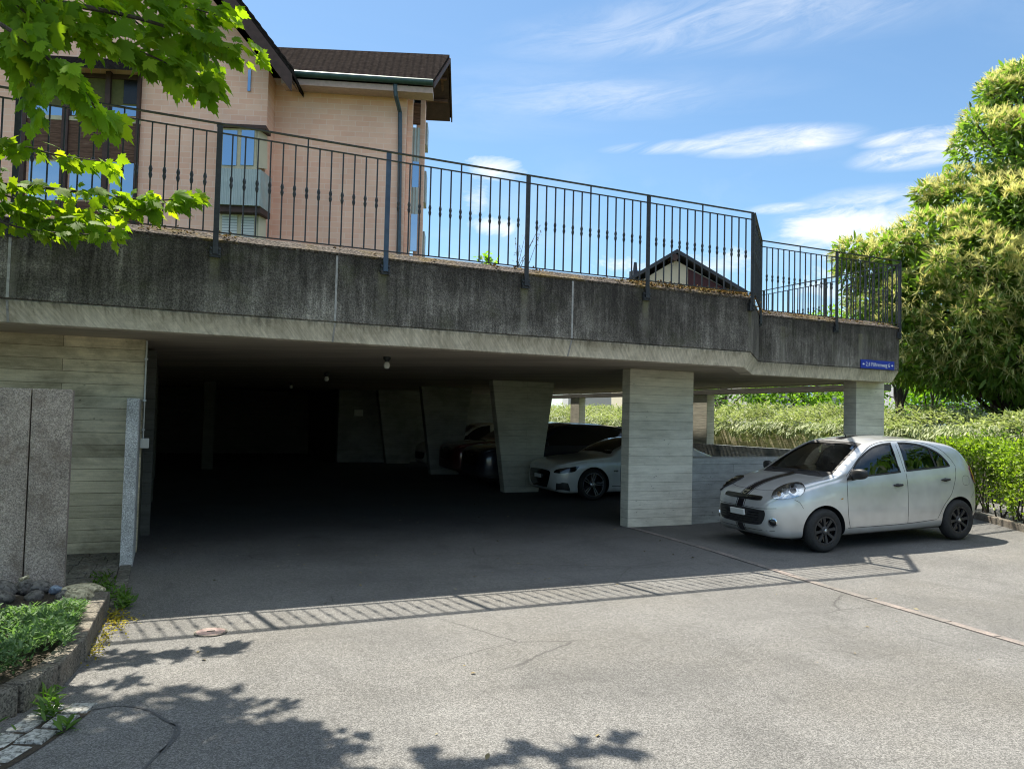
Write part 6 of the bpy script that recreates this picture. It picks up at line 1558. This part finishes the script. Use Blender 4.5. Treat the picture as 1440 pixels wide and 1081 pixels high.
# ------------------------------------------------------------------ moss, weeds, litter
def scatter(name, spots, leaf, size, mat, label, up=.5, cat='weeds', flat=False):
    P = []; 
    for x, y, rx_, ry_, n, h in spots:
        q = rng.normal(size=(n, 2)); P.append(np.stack([x+q[:, 0]*rx_*.5, y+q[:, 1]*ry_*.5, .004+h*rng.random(n)], 1))
    P = np.concatenate(P); P[:, 2] += np.array([gz(x) for x in P[:, 0]]); N = len(P)
    d = unit(np.stack([rng.normal(size=N), rng.normal(size=N), up*rng.random(N)+(0 if flat else .15)], 1)); n = unit(np.stack([rng.normal(size=N)*.3, rng.normal(size=N)*.3, np.ones(N)], 1))
    return tag(inst_mesh(name, [(*leaf, P, d, n, rng.uniform(size[0], size[1], N), 0)], [M[mat]]), label, cat, kind='stuff')
scatter('moss', [(-.29, 7.2, .07, .28, 190, .02), (-.26, 6.9, .10, .33, 170, .015), (-.33, 6.5, .06, .4, 130, .02), (-.37, 6.15, .05, .3, 80, .02), (-.18, 7.05, .16, .15, 60, .008)], LEAF_OVAL, (.012, .03), 'moss', 'yellow moss growing along the kerb of the planting bed', cat='moss')
scatter('weeds', [(-.42, 7.9, .12, .5, 150, .06), (-.25, 7.7, .06, .3, 90, .05), (-.47, 8.6, .1, .3, 60, .05), (-.50, 4.98, .06, .1, 60, .07), (-.80, 4.72, .10, .12, 90, .07), (-.40, 4.75, .05, .06, 30, .04), (-.22, 7.45, .05, .1, 50, .06), (-.52, 5.2, .05, .1, 40, .06)], LEAF_LONG, (.04, .09), 'green_leaf', 'small green weeds in the joints of the paving', 1.0)
N = 420; x = rng.uniform(-.2, 11.5, N); y = rng.uniform(2.2, 15.5, N); k = rng.random(N) < np.where(y > 6.9, 1.0, .22)
LP = np.stack([x, y, np.array([gz(a) for a in x])+.006], 1)[k]; N = len(LP)
tag(inst_mesh('leaf_litter', [(*LEAF_OVAL, LP, np.stack([rng.normal(size=N), rng.normal(size=N), .1*rng.random(N)], 1), np.stack([rng.normal(size=N)*.3, rng.normal(size=N)*.3, np.ones(N)], 1), rng.uniform(.015, .05, N), 0)], [M['litter']]), 'dry leaf fragments scattered over the asphalt', 'leaf litter', kind='stuff')
# dry moss clumps on the coping
P = []
def clump(x, n, w=.12, y0=FY, s=1.0):
    q = rng.normal(size=(n, 2)); yy = y0+.02+np.abs(q[:, 1])*.14; P.append(np.stack([x+q[:, 0]*w, yy, ZT+.03+(yy-y0)*.34+.03*rng.random(n)], 1))
for x in rng.uniform(-3, 7.6, 16): clump(x, rng.integers(5, 16), rng.uniform(.03, .08))
for x in (5.9, 6.2, 6.5, 6.8, 7.1, 7.35, 7.55): clump(x, 130, .14)
for x in (-.2, .1, .6): clump(x, 34, .09)
for f in np.linspace(0, 1, 14): clump(7.80+1.25*f, 60, .07, FY+.06+1.25*f)
for x in rng.uniform(9.2, 12.2, 20): clump(x, 22, .1, 10.0)
P = np.concatenate(P); N = len(P)
tag(inst_mesh('coping_moss', [(*LEAF_OVAL, P, unit(np.stack([rng.normal(size=N), -.4+rng.normal(size=N), .2+rng.normal(size=N)*.4], 1)), unit(np.stack([rng.normal(size=N)*.4, rng.normal(size=N)*.4-.3, np.ones(N)], 1)), rng.uniform(.02, .055, N), 0)], [M['drymoss']]), 'dry brown moss clumps along the top edge of the parapet', 'moss', kind='stuff')
# sprigs growing on the roof edge
for (xx, hgt, lb, lm) in ((3.85, .20, 'small leafy sprig on the roof edge left of a railing post', 'lime_leaf'), (4.35, .55, 'thin dry grass stalk standing on the roof edge', 'litter')):
    t = wroot('roof_plant', (xx, 9.5, 3.66), lb, 'plant'); mb = MB(); pp = []; 
    for k in range(7):
        tip = np.array([xx+rng.normal()*.22, 9.5+rng.normal()*.1, 3.66+hgt*rng.uniform(.7, 1.3)]); mb.tube([(xx+rng.normal()*.05, 9.5, 3.6), tip], [.005, .002], 4)
        for j in range(9): pp.append(np.array([xx, 9.5, 3.66])+(tip-np.array([xx, 9.5, 3.66]))*(j+2)/10+rng.normal(size=3)*.03)
    wb(mb, 'stem', M['bark'], t); t.children[0]['kind'] = 'stuff'
    pp = np.array(pp); n = len(pp); inst_mesh('foliage', [(*(LEAF_OVAL if lm == 'lime_leaf' else LEAF_LONG), pp, rand_dirs(n), rand_dirs(n)*.4+np.array([0, 0, 1]), rng.uniform(.06, .11, n) if lm == 'lime_leaf' else rng.uniform(.03, .05, n), 0)], [M[lm]], t, t.location)
# ------------------------------------------------------------------ sky, sun, render settings
W = bpy.data.worlds.new("World"); SC.world = W; W.use_nodes = True
nt = W.node_tree; nt.nodes.clear()
class WT(NT):
    def __init__(s, tree): s.t = tree; s.out = s.n('ShaderNodeOutputWorld')
w = WT(nt)
sky = w.n('ShaderNodeTexSky'); sky.sky_type = 'NISHITA'; sky.sun_disc = False
sky.sun_elevation = math.asin(SUN.z); sky.sun_rotation = math.atan2(SUN.x, SUN.y); sky.altitude = 400; sky.air_density = 1.0; sky.dust_density = 0.6; sky.ozone_density = 1.6
tc = w.n('ShaderNodeTexCoord'); d = tc.outputs['Generated']; dx, dy, dz = w.sep(d)
def px_dir(x, y): return Vector(ray(x, y))
# cloud layers live on the sky dome: azimuth/elevation noise plus soft masks round chosen directions
pl = w.comb(w.math('DIVIDE', dx, w.math('MAXIMUM', dz, 0.03)), w.math('DIVIDE', dy, w.math('MAXIMUM', dz, 0.03)), 0.0)
wisp_v = w.n('ShaderNodeMapping'); w.l(pl, wisp_v.inputs[0]); wisp_v.inputs['Rotation'].default_value = (0, 0, R(35)); wisp_v.inputs['Scale'].default_value = (0.35, 1.5, 1)
wisp = w.noise(wisp_v.outputs[0], 1.1, 8, 0.62, 0.8)
wisp = w.ramp(wisp, [(0.50, 0.0), (0.78, 0.55)])
cv = w.n('ShaderNodeMapping'); w.l(d, cv.inputs[0]); cv.inputs['Scale'].default_value = (1.0, 1.0, 1.8); cv.inputs['Location'].default_value = (1.7, 0.3, 0.5)
puff = w.noise(cv.outputs[0], 8.0, 10, 0.66, 0.6)
def blob(x, y, rx, ry, k=1.0):
    """soft elliptical weight round a sky direction (az, el)"""
    c = px_dir(x, y); r = Vector((c.y, -c.x, 0)).normalized(); u = r.cross(c)
    def dot(v):
        n = w.n('ShaderNodeVectorMath'); n.operation = 'DOT_PRODUCT'; w.l(d, n.inputs[0]); n.inputs[1].default_value = v; return n.outputs['Value']
    a = w.math('DIVIDE', dot(r), rx); b = w.math('DIVIDE', dot(u), ry); fr = w.math('GREATER_THAN', dot(c), 0.2)
    q = w.math('ADD', w.math('MULTIPLY', a, a), w.math('MULTIPLY', b, b))
    return w.math('MULTIPLY', fr, w.math('MULTIPLY', w.math('POWER', w.math('SUBTRACT', 1.0, q, clamp=True), 1.4), k))
def addl(*v):
    r = v[0]
    for q in v[1:]: r = w.math('MAXIMUM', r, q)
    return r
cum = addl(blob(702, 240, .06, .028, 1.35), blob(690, 318, .045, .018, 1.1), blob(668, 275, .035, .035, 1.0), blob(1000, 375, .14, .035, .75), blob(1200, 320, .11, .035, 1.2), blob(1300, 262, .13, .018, .35),
           blob(1150, 400, .10, .04, .9), blob(850, 372, .09, .02, .7), blob(1100, 293, .05, .008, .8), blob(1285, 215, .08, .02, .7), blob(1290, 190, .07, .010, .6), blob(1080, 200, .10, .022, .62), blob(960, 208, .10, .010, .45), blob(1450, 250, .2, .2, .15))
cm = w.ramp(w.math('ADD', w.math('MULTIPLY', puff, 1.15), w.math('MULTIPLY', cum, 0.275)), [(0.72, 0.0), (0.95, 0.92)])
cm = w.math('MULTIPLY', cm, w.ramp(cum, [(0.0, 0.0), (0.25, 1.0)]))
low = w.math('MULTIPLY', w.ramp(w.noise(cv.outputs[0], 5.0, 8, 0.6, 0.3), [(0.5, 0.0), (0.7, 0.5)]), w.ramp(dz, [(0.02, 1.0), (0.35, 0.0)]))
streak = addl(blob(930, 130, .22, .04, .5), blob(760, 115, .2, .05, .35), blob(1010, 40, .3, .05, .4), blob(700, 170, .2, .03, .3))
sw = w.n('ShaderNodeMapping'); w.l(d, sw.inputs[0]); sw.inputs['Rotation'].default_value = (R(12), R(-22), R(24)); sw.inputs['Scale'].default_value = (4, 4, 26)
st_n = w.ramp(w.noise(sw.outputs[0], 1.0, 8, 0.65, 0.5), [(0.40, 0.0), (0.75, 1.0)])
stm = w.math('MULTIPLY', w.math('MULTIPLY', streak, st_n), 0.35)
mask = w.math('MAXIMUM', cm, w.math('MAXIMUM', w.math('MULTIPLY', wisp, 0.05), stm))
az = w.math('ARCTAN2', dx, dy); el = w.math('ARCSINE', dz)
cv2 = w.comb(w.math('MULTIPLY', az, 7.0), w.math('MULTIPLY', w.math('SUBTRACT', el, w.math('MULTIPLY', az, 0.16)), 34.0), 0.0)
cirn = w.ramp(w.noise(cv2, 1.0, 9, 0.68, 0.7), [(0.34, 0.0), (0.68, 1.0)])
cir = addl(blob(1085, 198, .12, .020, 1.0), blob(960, 206, .11, .010, .7), blob(1290, 192, .07, .012, .9), blob(1290, 218, .08, .018, .9), blob(1230, 300, .12, .035, .8), blob(1100, 293, .05, .008, .8), blob(1190, 335, .10, .03, .9), blob(830, 140, .22, .03, .30), blob(1010, 30, .30, .045, .30))
mask = w.math('MAXIMUM', mask, w.math('MULTIPLY', w.math('MULTIPLY', w.ramp(cir, [(0.0, 0.0), (0.6, 1.0)]), cirn), 0.85))
mask = w.math('MAXIMUM', mask, low)
rear = w.math('MULTIPLY', w.ramp(dy, [(0.30, 1.0), (0.55, 0.0)]), w.ramp(dz, [(0.38, 0.0), (0.52, 1.0)]))  # unseen clouds added behind the camera to lift ambient light on shaded walls
rn = w.ramp(w.noise(cv.outputs[0], 3.0, 8, 0.6, 0.4), [(0.40, 0.0), (0.56, 1.0)])
mask = w.math('MULTIPLY', mask, w.ramp(dz, [(0.0, 0.0), (0.04, 1.0)]), clamp=True)
SKYG = 1.0
fill_cloud = (9.2, 9.8, 10.4)
sk = w.mix(1.0, sky.outputs[0], (0.77, 0.93, 0.96), 'MULTIPLY')
col = w.mix(mask, sk, (6.3, 6.4, 6.5))
col = w.mix(w.math('MULTIPLY', w.math('MULTIPLY', rear, rn), 0.78), col, fill_cloud)
bg = w.n('ShaderNodeBackground'); w.l(col, bg.inputs[0]); bg.inputs[1].default_value = 0.080
w.l(bg.outputs[0], w.out.inputs[0])
sl_ = bpy.data.lights.new('sun', 'SUN'); so = bpy.data.objects.new('sun', sl_); COL.objects.link(so)
sl_.energy = 4.8; sl_.angle = R(0.53); sl_.color = (1.0, 0.93, 0.80)
so.rotation_euler = SUN.to_track_quat('Z', 'Y').to_euler(); so.location = (0, 0, 40)
vs_ = SC.view_settings; SC.display_settings.display_device = 'sRGB'; vs_.view_transform = 'Standard'; vs_.look = 'None'; vs_.exposure = 1.22; vs_.gamma = 1.0; vs_.use_curve_mapping = False
SC.render.engine = 'CYCLES'; cy = SC.cycles
cy.use_denoising = True; cy.filter_width = 1.1; cy.max_bounces = 7; cy.diffuse_bounces = 4; cy.glossy_bounces = 4; cy.transparent_max_bounces = 12; cy.transmission_bounces = 4
cy.caustics_reflective = False; cy.caustics_refractive = False; cy.sample_clamp_indirect = 6.0; cy.use_adaptive_sampling = True; cy.adaptive_threshold = 0.015
for pn in ('OPENIMAGEDENOISE',):
    try: cy.denoiser = pn
    except Exception: pass
